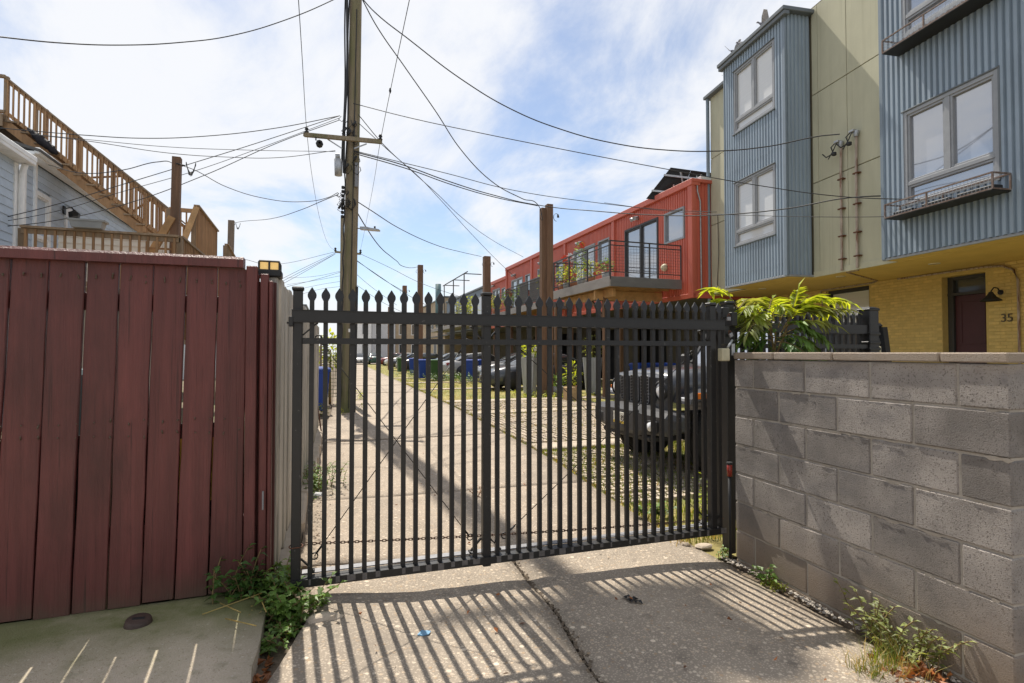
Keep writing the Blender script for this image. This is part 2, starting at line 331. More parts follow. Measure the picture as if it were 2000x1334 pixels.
zone(M['oldwhite'], 2, .5, .1, (.25, .24, .17), 9, .7); zone(M['polewood'], 2, 2.2, .1, (.10, .12, .04), 4, .8)
def carpaint(name, c): 
    m = mat(name, c, .28, .05, (2, 2, 2), 0, spec=.6); m.node_tree.nodes['Principled BSDF'].inputs['Coat Weight'].default_value = .6; return m
def leaf(name, c, v=.35, tr=.35):
    m = bpy.data.materials.new(name); m.use_nodes = True; t = m.node_tree; p = t.nodes['Principled BSDF']; L = t.links.new
    g = t.nodes.new('ShaderNodeNewGeometry'); n = t.nodes.new('ShaderNodeTexNoise'); n.inputs['Scale'].default_value = 9; L(g.outputs['Position'], n.inputs[0])
    r = t.nodes.new('ShaderNodeMapRange'); r.inputs[1].default_value = .3; r.inputs[2].default_value = .7; r.inputs[3].default_value = 1 - v; r.inputs[4].default_value = 1 + v; L(n.outputs[0], r.inputs[0])
    ri = t.nodes.new('ShaderNodeMapRange'); ri.inputs[3].default_value = 1 - v; ri.inputs[4].default_value = 1 + v; L(g.outputs['Random Per Island'], ri.inputs[0])
    k = t.nodes.new('ShaderNodeMath'); k.operation = 'MULTIPLY'; L(r.outputs[0], k.inputs[0]); L(ri.outputs[0], k.inputs[1])
    x = t.nodes.new('ShaderNodeMix'); x.data_type = 'RGBA'; x.blend_type = 'MULTIPLY'; x.inputs[0].default_value = 1; x.inputs[6].default_value = (*c, 1); L(k.outputs[0], x.inputs[7])
    L(x.outputs[2], p.inputs['Base Color']); p.inputs['Roughness'].default_value = .5
    tr_ = t.nodes.new('ShaderNodeBsdfTranslucent'); y = t.nodes.new('ShaderNodeMix'); y.data_type = 'RGBA'; y.blend_type = 'MULTIPLY'; y.inputs[0].default_value = 1; L(x.outputs[2], y.inputs[6]); y.inputs[7].default_value = (1.9, 1.6, .5, 1); L(y.outputs[2], tr_.inputs[0])
    ms_ = t.nodes.new('ShaderNodeMixShader'); ms_.inputs[0].default_value = tr; L(p.outputs[0], ms_.inputs[1]); L(tr_.outputs[0], ms_.inputs[2])
    L(ms_.outputs[0], t.nodes['Material Output'].inputs[0]); return m
M['leaf'] = leaf('green_leaf', (.115, .20, .04)); M['leafdark'] = leaf('dark_green_leaf', (.065, .135, .03))
M['leafyellow'] = leaf('yellow_green_leaf', (.28, .35, .05), .35, .5); M['leafpale'] = leaf('pale_leaf', (.24, .28, .10), .35, .45)
M['grass'] = leaf('grass_blade', (.14, .19, .03), .4, .3); M['straw'] = leaf('dry_grass_blade', (.38, .29, .10), .35, .25)
M['dry'] = leaf('dry_brown_leaf', (.26, .095, .03), .5, .15); M['stem'] = mat('plant_stem', (.20, .14, .06), .8, .2)
M['flower'] = mat('coral_petal', (.75, .10, .05), .6, .1, bump=0); M['flowerwhite'] = mat('white_petal', (.75, .73, .72), .6, .1, bump=0)
M['terracotta'] = mat('terracotta', (.40, .17, .09), .8, .15); M['greypot'] = mat('grey_pot', (.33, .33, .32), .7, .15)
M['zinc'] = mat('zinc_planter', (.38, .39, .42), .5, .3, (9, 9, .8), .1, metal=.35)
M['bluebin'] = mat('blue_bin_plastic', (.015, .055, .30), .45, .08); M['greenbin'] = mat('green_bin_plastic', (.045, .11, .035), .5, .08)
M['endgrain'] = mat('sawn_wood', (.42, .29, .15), .85, .25, (14, 14, 14), .2)
M['plastic'] = mat('blue_litter', (.15, .32, .48), .5, .1); M['tan'] = mat('tan_wall', (.40, .31, .21), .85, .15)
M['carport'] = mat('shade_darkened_wall', (.11, .09, .055), .9, .2); M['greywall'] = mat('grey_blue_siding', (.19, .225, .27), .6, .1, (2, 2, 20), .1); M['paleblock'] = mat('pale_wall', (.50, .50, .51), .8, .12, (1, 1, 1), .1)  # ground floor wall: the carport's shade is put into its dark colour
M['olive'] = mat('olive_yellow_wall', (.27, .21, .075), .85, .15); M['teal'] = mat('teal_metal', (.10, .17, .18), .5, .1)
# ================================================================== GROUND
def edge_r(y):
    pts = [(-3, 2.6), (3.3, 2.66), (4.6, 2.72), (7.3, 2.96), (11, 3.15), (13.8, 3.31), (53.9, 4.49), (90, 5.6)]
    for (a, p), (b, q) in zip(pts, pts[1:]):
        if a <= y <= b: return p + (q - p) * (y - a) / (b - a)
    return pts[-1][1]
g = MB(); g.box(-130, 160, -60, 300, -.5, -.22); struct(g.build('ground', M['ground']))
def sheet(name, m, x0, x1, y0, y1, z, nx=12, ny=12, amp=.01, xl=None, xr=None):
    b = MB(); vs = []
    for j in range(ny + 1):
        y = y0 + (y1 - y0) * j / ny; a = xl(y) if xl else x0; c = xr(y) if xr else x1
        for i in range(nx + 1):
            x = a + (c - a) * i / nx; vs.append((x, y, z + hz(x, y) + random.uniform(-amp, amp)))
    b.add(vs, [(j * (nx + 1) + i, j * (nx + 1) + i + 1, (j + 1) * (nx + 1) + i + 1, (j + 1) * (nx + 1) + i) for j in range(ny) for i in range(nx)], True)
    return struct(b.build(name, m))
sheet('soil', M['soil'], -.9, 3.2, -4, 95, -.05, 14, 160, .006, xr=lambda y: edge_r(y) + .4)
sheet('yard', M['ground'], -14, -.55, 3.4, 80, -.03, 10, 40, .02)
sheet('lawn', M['lawn'], 2.7, 14, 3.2, 75, -.025, 40, 160, .012, xl=lambda y: edge_r(y) + .02)
sheet('path', M['soil'], 2.8, 16, -6, 3.3, -.14, 8, 8, .01)
alley = tag(bpy.data.objects.new('alley_pavement', None), kind='structure'); COL.objects.link(alley)
def slab(name, m, left, right, y0, y1, dz=0, n=14, jag=.012, parent=alley, thick=.09):
    b = MB(); ny = max(4, int((y1 - y0) / .12)) if y1 < 16 else 14
    rnd = random.Random(int(y0 * 100) + int(left(y0) * 10))
    L_ = [left(y0 + (y1 - y0) * j / ny) + rnd.uniform(-jag, jag) for j in range(ny + 1)]
    R_ = [right(y0 + (y1 - y0) * j / ny) + rnd.uniform(-jag, jag) for j in range(ny + 1)]
    ye = [[rnd.uniform(-jag, jag) for _ in range(n + 1)] for _ in (0, 1)]
    vs = []
    for j in range(ny + 1):
        for i in range(n + 1):
            y = y0 + (y1 - y0) * j / ny + (ye[0][i] if j == 0 else ye[1][i] if j == ny else 0)
            x = L_[j] + (R_[j] - L_[j]) * i / n
            e = min(i, n - i, j, ny - j); vs.append((x, y, hz(x, y) + dz + rnd.uniform(-.002, .002) - (.006 if e == 0 else 0)))
    w = n + 1
    fs = [(j * w + i, j * w + i + 1, (j + 1) * w + i + 1, (j + 1) * w + i) for j in range(ny) for i in range(n)]
    b.add(vs, fs, True)
    rim = list(range(w)) + [j * w + n for j in range(1, ny + 1)] + [ny * w + i for i in range(n - 1, -1, -1)] + [j * w for j in range(ny - 1, 0, -1)]
    k = len(vs); lo = [Vector(vs[i]) - Vector((0, 0, thick)) for i in rim]
    b.v += lo; m_ = len(rim)
    for i in range(m_): b.f.append([rim[i], rim[(i + 1) % m_], k + (i + 1) % m_, k + i])
    return b.build(name, m, parent)
crack = [(-4, 1.05), (2.0, 1.12), (2.3, 1.16), (2.7, 1.215), (3.05, 1.21), (3.55, 1.25)]
def crx(y):
    for (a, p), (b, q) in zip(crack, crack[1:]):
        if a <= y <= b: return p + (q - p) * (y - a) / (b - a)
    return crack[-1][1]
slab('slab', M['concrete'], lambda y: -.235 + max(0, min(.175, (y - 2.25) * .27)), lambda y: crx(y) - .010, -4, 3.6, 0, 14, .009)
slab('slab', M['concrete'], lambda y: crx(y) + .008, lambda y: 2.70 if y > 2.9 else 2.66, -4, 3.6, -.004, 14, .009)
ys = [3.612, 5.35, 8.95, 11.8, 15.1, 19.5, 24, 29, 34, 39.5, 45, 51, 57, 64, 72]
for i, (a, b_) in enumerate(zip(ys, ys[1:])):
    slab('slab', M['alley'], lambda y: (-.12 if y < 11 else edge_r(y) - 3.05), edge_r, a + .009, b_ - .009, random.Random(i).uniform(-.004, .004), 12, .007)
slab('cross_street', M['alley'], lambda y: -30, lambda y: 40, 72.5, 80, -.01, 10, .01)
# pavement by the red fence
sw = slab('sidewalk', M['slab'], lambda y: -4.5, lambda y: -.255, -4, 3.32, .035, 20, .006, None, .16); struct(sw)
# low kerb under the white fence and a reddish stone
k = MB(); rk = random.Random(4)
for j in range(7):
    y = 3.42 + j * .9; k.cbox(-.30 + .028 * j, -.13 + .028 * j + rk.uniform(-.015, .015), y, y + .885, -.05, .17 + rk.uniform(-.02, .01) - .006 * j, .02)
struct(k.build('kerb', M['strip']))
# ---- parking bays: turf pavers between concrete strips
park = tag(bpy.data.objects.new('parking_pavement', None), kind='structure'); COL.objects.link(park)
for i, (a, b_, xr) in enumerate([(7.22, 7.76, 8.6), (11.95, 12.66, 8.6), (15.02, 15.66, 9.5), (20.6, 21.1, 9.5), (25.4, 25.9, 9.5), (30.5, 31, 9.5)]):
    slab('concrete_strip', M['strip'], lambda y: edge_r(y) + .03, lambda y, q=xr: q, a, b_, .006, 10, .012, park)
pu = MB()
for i in range(4):
    for j in range(3):
        pu.box(-.2 + i * .1 + .010, -.2 + i * .1 + .086, -.15 + j * .1 + .012, -.15 + j * .1 + .084, -.03, .018)
pu = pu.mesh('paver'); pu.materials.append(M['paver'])
rp = random.Random(3); cnt = 0; rest = MB(); cells = []
for (a, b_, xm) in ((7.80, 11.92, 7.9), (12.70, 14.98, 7.4), (4.55, 7.2, 6.2)):
    y = a + .15
    while y < b_ - .1:
        x = edge_r(y) + .23
        while x < xm:
            hid = a < 5 and x > 4.6 and 4.9 < y < 6.9
            if cnt < 300 and not hid and rp.random() > .03:
                z0 = hz(x, y) + rp.uniform(-.012, .004) - (.008 if a < 5 else 0)
                put(pu, 'paver', park, (x, y, z0), (rp.uniform(-.02, .02), rp.uniform(-.02, .02), rp.uniform(-.02, .02))); cnt += 1
            elif not hid:
                for i in range(4):
                    for j in range(3): rest.box(x - .2 + i * .1 + .01, x - .2 + i * .1 + .086, y - .15 + j * .1 + .012, y - .15 + j * .1 + .084, -.03, .012)
            x += .402
        y += .302
if rest.f: stuff(rest.build('pavers', M['paver'], park))
# ---- grass between the pavers, at edges and on the verge
def blades(name, m, spots, seed=1, h=(.03, .09), w=.006, lean=.5):
    r = random.Random(seed); b = MB()
    for (x, y, z) in spots:
        a = r.uniform(0, 6.283); hh = r.uniform(*h); ln = r.uniform(.1, lean) * hh; c, s_ = math.cos(a), math.sin(a); q = r.uniform(0, 6.283)
        dx, dy = math.cos(q) * w / 2, math.sin(q) * w / 2
        p1 = (x + c * ln * .3, y + s_ * ln * .3, z + hh * .6); p2 = (x + c * ln, y + s_ * ln, z + hh)
        b.add([(x - dx, y - dy, z), (x + dx, y + dy, z), (p1[0] + dx * .7, p1[1] + dy * .7, p1[2]), (p1[0] - dx * .7, p1[1] - dy * .7, p1[2]), p2], [(0, 1, 2, 3), (3, 2, 4)])
    return stuff(b.build(name, m))
rg = random.Random(5); sp1 = []; sp2 = []
from mathutils import noise as mn
def scat(n, x0, x1, y0, y1, f, out):
    for _ in range(n):
        x, y = rg.uniform(x0, x1), rg.uniform(y0, y1); v = mn.noise((x * 1.3, y * 1.3, 0)) * .5 + .5
        if x > edge_r(y) + .03 and v * f > rg.random() * .75: out.append((x, y, hz(x, y) - .02))
scat(20000, 2.7, 6.5, 3.5, 7.2, 1.1, sp1); scat(5000, 2.7, 6.5, 3.5, 7.2, .8, sp2)
scat(11000, 3, 8, 7.7, 15, .6, sp1); scat(9000, 3, 8, 7.7, 15, .6, sp2)
scat(5000, 3.2, 9, 15.6, 30, .8, sp1); scat(9000, 3.2, 9, 15.6, 30, .9, sp2)
scat(2500, 4, 9.5, 30, 60, .8, sp1); scat(5000, 4, 9.5, 30, 60, .9, sp2)
for _ in range(1600):                                    # along the alley's right edge
    y = rg.uniform(3.6, 25); x = edge_r(y) + abs(rg.gauss(0, .05)); (sp1 if rg.random() < .5 else sp2).append((x, y, hz(x, y) - .02))
tag(blades('grass', M['grass'], sp1, 1, (.03, .085), .009), 'green grass growing in the paver cells and along the alley edge', 'grass')
tag(blades('dry_grass', M['straw'], sp2, 2, (.03, .08), .009, .8), 'yellowed dry grass among the parking pavers', 'grass')
# ================================================================== SLIDING GATE (plane y = 3.15)
GY = 3.15
gate = thing('sliding_gate', 'wide black steel gate of spear topped pickets closing off the alley', 'gate', (1.27, GY, .14))
def gbox(name, x0, x1, y0, y1, z0, z1, c=.004, m='black'):
    b = MB(); b.cbox(x0, x1, y0, y1, z0, z1, c); return b.build(name, M[m], gate)
for (a, b_, hh) in ((-.145, -.095, 1.742), (.931, .981, 1.752), (2.622, 2.672, 1.742)):
    p = gbox('post', a, b_, GY - .026, GY + .024, .11, hh)
    q = MB(); q.cbox(a - .006, b_ + .006, GY - .032, GY + .03, hh, hh + .022, .006); q.build('post_cap', M['black'], p)
def rail(name, z0, z1, x0, x1, y0, y1, dz=0, m='black'):
    b = MB(); b.bar((x0, (y0 + y1) / 2, (z0 + z1) / 2), (x1, (y0 + y1) / 2, (z0 + z1) / 2 + dz), y1 - y0, z1 - z0); return b.build(name, M[m], gate)
rail('top_rail', 1.568, 1.633, -.150, 2.735, GY - .045, GY - .002, -.001)
b = MB(); b.box(-.150, 2.735, GY - .0465, GY - .0452, 1.5735, 1.5765); b.box(-.150, 2.735, GY - .05, GY - .04, 1.6325, 1.6362); b.build('rail_lip', M['black'], gate)
rail('middle_rail', 1.451, 1.484, -.095, 2.625, GY - .034, GY - .005, .001)
rail('bottom_rail', .140, .182, -.145, 2.715, GY - .04, GY + .03, -.028)
b = MB()                                                  # galvanised track face seen on top of the bottom rail
b.bar((-.09, GY + .062, .186), (2.70, GY + .062, .158), .056, .006); b.build('guide_plate', M['zincrail'], gate)
pk = MB()                                                # picket with pressed spear head, base at z=0
H0 = 1.52
pk.box(-.0125, .0125, -.0125, .0125, 0, H0)
prof = [(0, .0135, .0125), (.018, .0225, .009), (.030, .0235, .008), (.040, .021, .007), (.072, .0015, .003)]
rings = [[(-w, -t, H0 + h), (w, -t, H0 + h), (w, t, H0 + h), (-w, t, H0 + h)] for h, w, t in prof]
pk.loft(rings, True, True, False)
pkm = pk.mesh('picket'); pkm.materials.append(M['black']); bm_fix(pkm)
px_l = [-.12 + .0718 * i for i in range(1, 15)]; px_r = [.956 + .07045 * i for i in range(1, 24)] + [2.712]
rr = random.Random(2)
for x in px_l + px_r:
    zb = .178 - .0098 * (x + .145); put(pkm, 'picket', gate, (x, GY - .002, zb), (0, 0, 0), (1, 1, (1.764 - zb) / (H0 + .072)))
pb = MB()
for x in px_l + px_r:
    zc = .161 - .0098 * (x + .145); w = rr.choice((.006, .009, .011, .015, .019)) * rr.uniform(.8, 1.2); h_ = rr.uniform(.004, .0205)
    if rr.random() < .12: continue
    pb.box(x - w, x + w, GY - .0412, GY - .0398, zc - h_, zc + .0205)
stuff(pb.build('weld_patches', M['primer'], gate))
br = []
def brace(x0, z0, x1, z1, y=GY + .02):
    b = MB(); b.bar((x0, y, z0), (x1, y, z1), .008, .017, (0, 1, 0)); b.cyl((x1, y - .03, z1), (x1, y + .02, z1), .007, n=8); return b.build('corner_brace', M['black'], gate)
brace(-.095, 1.50, -.022, 1.567); brace(-.095, .275, -.03, .205); brace(.93, 1.49, .865, 1.56); brace(.98, 1.49, 1.045, 1.56)
brace(.93, .27, .86, .195); brace(.98, .27, 1.045, .2); brace(2.62, 1.49, 2.56, 1.56); brace(2.62, .24, 2.56, .19); brace(2.672, 1.49, 2.72, 1.56); brace(2.672, .24, 2.72, .19)
def cable(x0, z0, x1, z1):
    y = GY + .035; b = MB(); b.cyl((x0, y, z0), (x1, y, z1), .0026, n=6)
    for (x, z), (u, v) in (((x0, z0), (x1, z1)), ((x1, z1), (x0, z0))):
        d = Vector((u - x, 0, v - z)).normalized(); p = Vector((x, y, z))
        b.cyl(p + d * .02, p + d * .09, .006, n=6)
        b.tube([p + Vector((.018 * math.cos(t), 0, .018 * math.sin(t))) for t in [i * .524 for i in range(13)]], .004, 5)
    return b.build('brace_cable', M['black'], gate)
c0 = onz; 
def gx(px, py): v = ony(px, py, GY + .035); return v.x, v.z
cable(*gx(622, 661), *gx(918, 1049)); cable(*gx(614, 1086), *gx(912, 668)); cable(*gx(985, 1046), *gx(1352, 690)); cable(*gx(1000, 668), *gx(1376, 1010))
b = MB(); b.cbox(-.165, -.142, GY - .05, GY + .0, 1.545, 1.60, .003); b.cyl((-.175, GY - .03, 1.565), (-.14, GY - .03, 1.565), .006, n=8); b.build('latch_bracket', M['black'], gate)
b = MB(); b.tube([(-.15 + .0 * t, GY - .03, .345) for t in (0, 1)], .003); 
b.tube([Vector((-.12 + .030 * math.cos(t) * (1.15 if abs(math.cos(t)) > .7 else 1), GY + .0 + .031 * math.sin(t), .353 + .002 * math.sin(3 * t))) for t in [i * .314 for i in range(21)]], .0035, 5)
b.build('wire_tie', M['rust'], gate)
# rusty chain slung behind the pickets
ch = MB(); P0, P1 = ony(596, 1062, 3.23), ony(1412, 1012, 3.23); nl = 150
for i in range(nl):
    t = (i + .5) / nl; p = P0.lerp(P1, t) - Vector((0, 0, .018 * 4 * t * (1 - t))); u = (P1 - P0).normalized() * .0125; o = Vector((0, .004, 0)) if i % 2 else Vector((0, 0, .005))
    ch.tube([p - u + o, p - u * .3 + o * 1.2, p + u * .3 + o * 1.2, p + u + o], .0028, 4); ch.tube([p - u - o, p + u - o], .0028, 4)
tag(ch.build('chain', M['oldchain']), 'rusty thin chain stretched low behind the gate pickets', 'chain')
# lock post, latch gear and boxes at the wall end
lp = thing('lock_post', 'black square post with padlocked latch between gate and block wall', 'post', (2.86, 3.22, 0))
b = MB(); b.cbox(2.835, 2.905, 3.20, 3.27, -.08, 1.765, .004); b.cbox(2.828, 2.912, 3.193, 3.277, 1.765, 1.79, .008); b.build('post', M['black'], lp)
b = MB(); b.cbox(2.742, 2.80, 3.13, 3.185, 1.655, 1.735, .005); b.cbox(2.81, 2.862, 3.12, 3.19, 1.60, 1.70, .004); b.build('latch_housing', M['trimblack'], lp)
b = MB(); b.cbox(2.75, 2.80, 3.13, 3.18, 1.46, 1.60, .005); b.cbox(2.80, 2.835, 3.15, 3.19, 1.40, 1.55, .003); b.build('latch_bar', M['black'], lp)
b = MB(); b.cbox(2.80, 2.828, 3.11, 3.118, 1.385, 1.47, .002); b.build('mounting_plate', M['steel'], lp)
def padlock(x, z, tilt, lab):
    t = thing('padlock', lab, 'padlock', (x, 3.105, z)); b = MB(); b.cbox(x - .015, x + .015, 3.097, 3.112, z - .018, z + .010, .003); b.build('lock_body', M['zincrail'], t)
    b = MB(); b.tube([(x + .011 * math.cos(a), 3.104, z + .010 + .022 * math.sin(a)) for a in [i * .314 for i in range(11)]], .003, 6); b.build('shackle', M['rust'], t)
    t.rotation_euler = (0, tilt, 0)
padlock(2.768, 1.652, 0, 'small brass padlock hanging on the upper black latch box'); padlock(2.785, 1.535, -.5, 'tilted brass padlock hanging below the latch above the cream box')
eb = thing('junction_box', 'cream plastic junction box on conduit arm beside the gate end', 'electrical box', (2.70, 3.08, 1.38))
b = MB(); b.cbox(2.665, 2.735, 3.055, 3.105, 1.345, 1.435, .006); b.build('case', M['boxcream'], eb)
b = MB(); b.cyl((2.735, 3.08, 1.44), (2.785, 3.09, 1.495), .008, n=8); b.build('conduit_arm', M['steel'], eb)
rf = thing('reflector', 'red cylindrical reflector on a thin black stake beside the block wall', 'reflector', (2.795, 3.14, -.08))
b = MB(); b.cyl((2.795, 3.14, .51), (2.795, 3.14, .595), .019, n=12); b.build('lens', M['redlens'], rf)
b = MB(); b.cyl((2.795, 3.14, .595), (2.795, 3.14, .612), .021, n=12); b.cyl((2.795, 3.14, -.08), (2.795, 3.14, .51), .012, n=8); b.build('stake', M['trimblack'], rf)
# fixed fence panel and big post behind the block wall
fp = thing('steel_fence', 'short black spear topped fence panel behind the block wall', 'fence', (3.6, 3.3, 0))
FY = 3.32
for z0, z1, nme in ((1.565, 1.64, 'top_rail'), (1.44, 1.475, 'middle_rail'), (.14, .18, 'bottom_rail')):
    b = MB(); b.bar((2.91, FY - .02, (z0 + z1) / 2), (4.40, FY - .02, (z0 + z1) / 2), .036, z1 - z0); b.build(nme, M['black'], fp)
for i in range(21): put(pkm, 'picket', fp, (2.96 + i * .07, FY + .012, .17), (0, 0, 0), (1, 1, 1.0))
bp = thing('fence_post', 'thick black square post with domed cap behind the block wall', 'post', (4.46, 3.3, 0))
b = MB(); b.cbox(4.405, 4.515, FY - .055, FY + .055, -.1, 1.77, .006); b.build('post', M['black'], bp)
b = MB(); b.cbox(4.398, 4.522, FY - .062, FY + .062, 1.765, 1.785, .006); b.add([(4.40, FY - .06, 1.785), (4.52, FY - .06, 1.785), (4.52, FY + .06, 1.785), (4.40, FY + .06, 1.785), (4.43, FY - .03, 1.80), (4.49, FY - .03, 1.80), (4.49, FY + .03, 1.80), (4.43, FY + .03, 1.80)], [(0, 1, 5, 4), (1, 2, 6, 5), (2, 3, 7, 6), (3, 0, 4, 7), (4, 5, 6, 7)]); b.build('post_cap', M['black'], bp)
b = MB()
for z in (1.555, 1.48, 1.425): b.cbox(4.396, 4.524, FY - .064, FY + .064, z, z + .022, .004)
b.build('hinge_strap', M['black'], bp)
b = MB(); b.cbox(4.53, 4.555, FY - .03, FY + .03, 1.56, 1.66, .004); b.cbox(4.53, 4.56, FY - .03, FY + .02, 1.47, 1.53, .004); b.build('hinge_box', M['trimblack'], bp)
b = MB(); b.cbox(4.528, 4.545, FY - .05, FY - .01, 1.40, 1.46, .003); b.build('conduit_box', M['boxcream'], bp)
# ================================================================== CONCRETE BLOCK WALL
WA, WB = Vector((2.815, 3.105, 0)), Vector((2.731, 1.42, 0)); wd = (WB - WA).normalized(); wn = Vector((wd.y, -wd.x, 0))
if wn.x > 0: wn = -wn
WLEN = (WB - WA).length; TH = .20
def wfr(p): return WA + wd * p.x - wn * p.y + Vector((0, 0, p.z))      # p = (along, into the wall, up)
bw = thing('block_wall', 'low grey concrete block wall with thin cap stones right of the gate', 'wall', (2.8, 2.3, -.12))
ZC, CZ = 1.357, .2032
def wcols(px):                                            # where a joint seen at (px) stands along the wall
    d = ray(px, 800); n_ = wn; t = (WA - CAM).dot(n_) / d.dot(n_); return (CAM + d * t - WA).dot(wd)
even = [0, wcols(1471), wcols(1572), wcols(1699), wcols(1871), WLEN]; odd = [0, wcols(1520), wcols(1634), wcols(1782), WLEN]
rb = random.Random(11)
core = MB(wfr); core.box(.006, WLEN - .006, .007, TH - .006, -.30, ZC - .004); core.build('mortar_core', M['mortar'], bw)
for r_ in range(8):
    cs = even if r_ % 2 == 0 else odd
    z1 = ZC - r_ * CZ; z0 = z1 - CZ
    for a, c in zip(cs, cs[1:]):
        b = MB(wfr); g_ = .0055; pr = rb.uniform(-.002, .003); dz = rb.uniform(-.001, .001)
        b.cbox(a + (g_ if a > 0 else 0), c - (g_ if c < WLEN else 0), -pr, TH + pr, z0 + g_ + dz, z1 - g_ + dz, .006); b.build('block', M['cmu'], bw)
caps = [-.004, wcols(1512), wcols(1628), wcols(1838), WLEN + .004]
for a, c in zip(caps, caps[1:]):
    b = MB(wfr); b.cbox(a + .004, c - .004, -.008 - rb.uniform(0, .004), TH + .008, ZC + .002, ZC + .048 + rb.uniform(-.003, .003), .006); b.build('cap_stone', M['cmu'], bw)
sm = MB(wfr); rz_ = random.Random(31)                    # mortar squeezed out along the joints
for r_ in range(1, 8):
    z = ZC - r_ * CZ; u = .02
    while u < WLEN - .06:
        L2 = rz_.uniform(.02, .12)
        if rz_.random() < .55:
            h0 = rz_.uniform(.004, .010); n_ = 5; top_ = [(u + L2 * i / n_, -.0025 - rz_.uniform(0, .0015), z + h0 * rz_.uniform(.3, 1) * (0 < i < n_)) for i in range(n_ + 1)]; bot_ = [(u + L2 * i / n_, -.001, z - h0 * rz_.uniform(.5, 1.6) * (0 < i < n_) - .001) for i in range(n_ + 1)]
            sm.add(top_ + bot_, [(i, i + 1, n_ + 2 + i, n_ + 1 + i) for i in range(n_)])
        u += L2 + rz_.uniform(.0, .06)
stuff(sm.build('mortar_smears', M['mortar'], bw))
# ================================================================== RED-BROWN BOARD FENCE (plane y = 3.25)
RY = 3.25
rfn = thing('board_fence', 'tall red-brown painted wooden board fence with capped top on the left', 'fence', (-1.2, RY, .1))
tops = [-70, 22, 96, 168, 234, 300, 365, 426, 482]; bots = [-24, 61, 136, 207, 275, 339, 404, 471]; bots = [-95] + bots
bots = [b_ if i else b_ for i, b_ in enumerate(bots)]
rn = random.Random(8)
T_ = [ony(t, 520, RY).x for t in tops]; B_ = [ony(bq, 1190, RY).x for bq in bots]
for i in range(len(T_) - 1):
    xa, xb, xc, xd = B_[i], B_[i + 1], T_[i], T_[i + 1]; yo = rn.uniform(-.004, .004); gp = .0045; gb = rn.uniform(.003, .0065)
    if i == len(T_) - 2: gp = .001
    zb = .115 + rn.uniform(-.008, .004); zt = 1.86; th = .022; n = 9; wob = [rn.uniform(-.0022, .0022) for _ in range(2 * n + 2)]
    b = MB(); vs = []
    for j in range(n + 1):
        t = j / n; l = xa + (xc - xa) * t + gb + wob[j]; r__ = xb + (xd - xb) * t - gp * .6 + wob[n + 1 + j]; z = zb + (zt - zb) * t
        vs += [(l, RY + yo + .003, z), (l + .003, RY + yo, z), (r__ - .003, RY + yo, z), (r__, RY + yo + .003, z), (r__, RY + yo + th, z), (l, RY + yo + th, z)]
    b.add(vs, [(j * 6 + k_, j * 6 + (k_ + 1) % 6, (j + 1) * 6 + (k_ + 1) % 6, (j + 1) * 6 + k_) for j in range(n) for k_ in range(6)] + [tuple(range(6))[::-1], tuple(n * 6 + q for q in range(6))])
    b.build('board', M['redpaint'], rfn)
for j in range(12):                                       # boards running on outside the frame
    x = T_[0] - .19 * (j + 1); b = MB(); b.cbox(x, x + .184, RY, RY + .022, .12, 1.86, .003); b.build('board', M['redpaint'], rfn)
for (a, c, y0, y1, z1, z0) in ((-.386, -.331, RY - .03, RY + .012, 1.878, .13), (-.318, -.276, RY - .012, RY + .03, 1.84, .15), (-.272, -.252, RY - .03, RY + .06, 1.80, .15)):
    b = MB(); b.cbox(a, c, y0, y1, z0, z1, .004); b.build('end_board', M['redpaint'], rfn)
b = MB(); b.ext([(-4.2, RY - .045, 1.842), (-4.2, RY + .05, 1.842), (-4.2, RY + .05, 1.90), (-4.2, RY - .03, 1.90), (-4.2, RY - .045, 1.885)], (3.80, 0, .022)); b.build('cap_rail', M['redpaint'], rfn)
for z in (.42, 1.62):
    b = MB(); b.cbox(-4.2, -.34, RY + .03, RY + .068, z, z + .09, .003); b.build('back_rail', M['redpaint'], rfn)
b = MB(); rs = random.Random(3)
for x in [t for t in T_[1:]]:
    for z in (1.78, 1.79, 1.05, .98):
        for dx in (-.03, -.10): b.cyl((x + dx + rs.uniform(-.006, .006), RY - .008, z + rs.uniform(-.02, .02)), (x + dx, RY + .002, z), .0032, n=6)
stuff(b.build('nail_heads', M['ink'], rfn))
b = MB(); b.cbox(-.296, -.287, RY - .045, RY - .03, .55, .65, .002); b.build('latch_strip', M['zincrail'], rfn)
lampt = thing('post_lantern', 'small black solar lantern with amber panes on the fence corner post', 'lantern', (-.285, 3.36, 1.83))
b = MB(); b.cbox(-.345, -.215, 3.30, 3.43, 1.835, 1.875, .006); b.cbox(-.335, -.225, 3.31, 3.42, 1.918, 1.928, .004)
for x in (-.333, -.28, -.227):
    for y in (3.312, 3.365, 3.418): 
        if (x, y) != (-.28, 3.365): b.cbox(x - .005, x + .005, y - .005, y + .005, 1.875, 1.92, .001)
b.build('frame', M['trimblack'], lampt)
b = MB(); b.box(-.328, -.232, 3.317, 3.413, 1.877, 1.917); b.build('pane', M['solaramber'], lampt)
cp = thing('corner_post', 'peeling white wooden post under the lantern at the fence corner', 'post', (-.285, 3.36, .1))
b = MB(); b.cbox(-.325, -.235, 3.32, 3.41, .1, 1.834, .004); b.build('post', M['oldwhite'], cp)
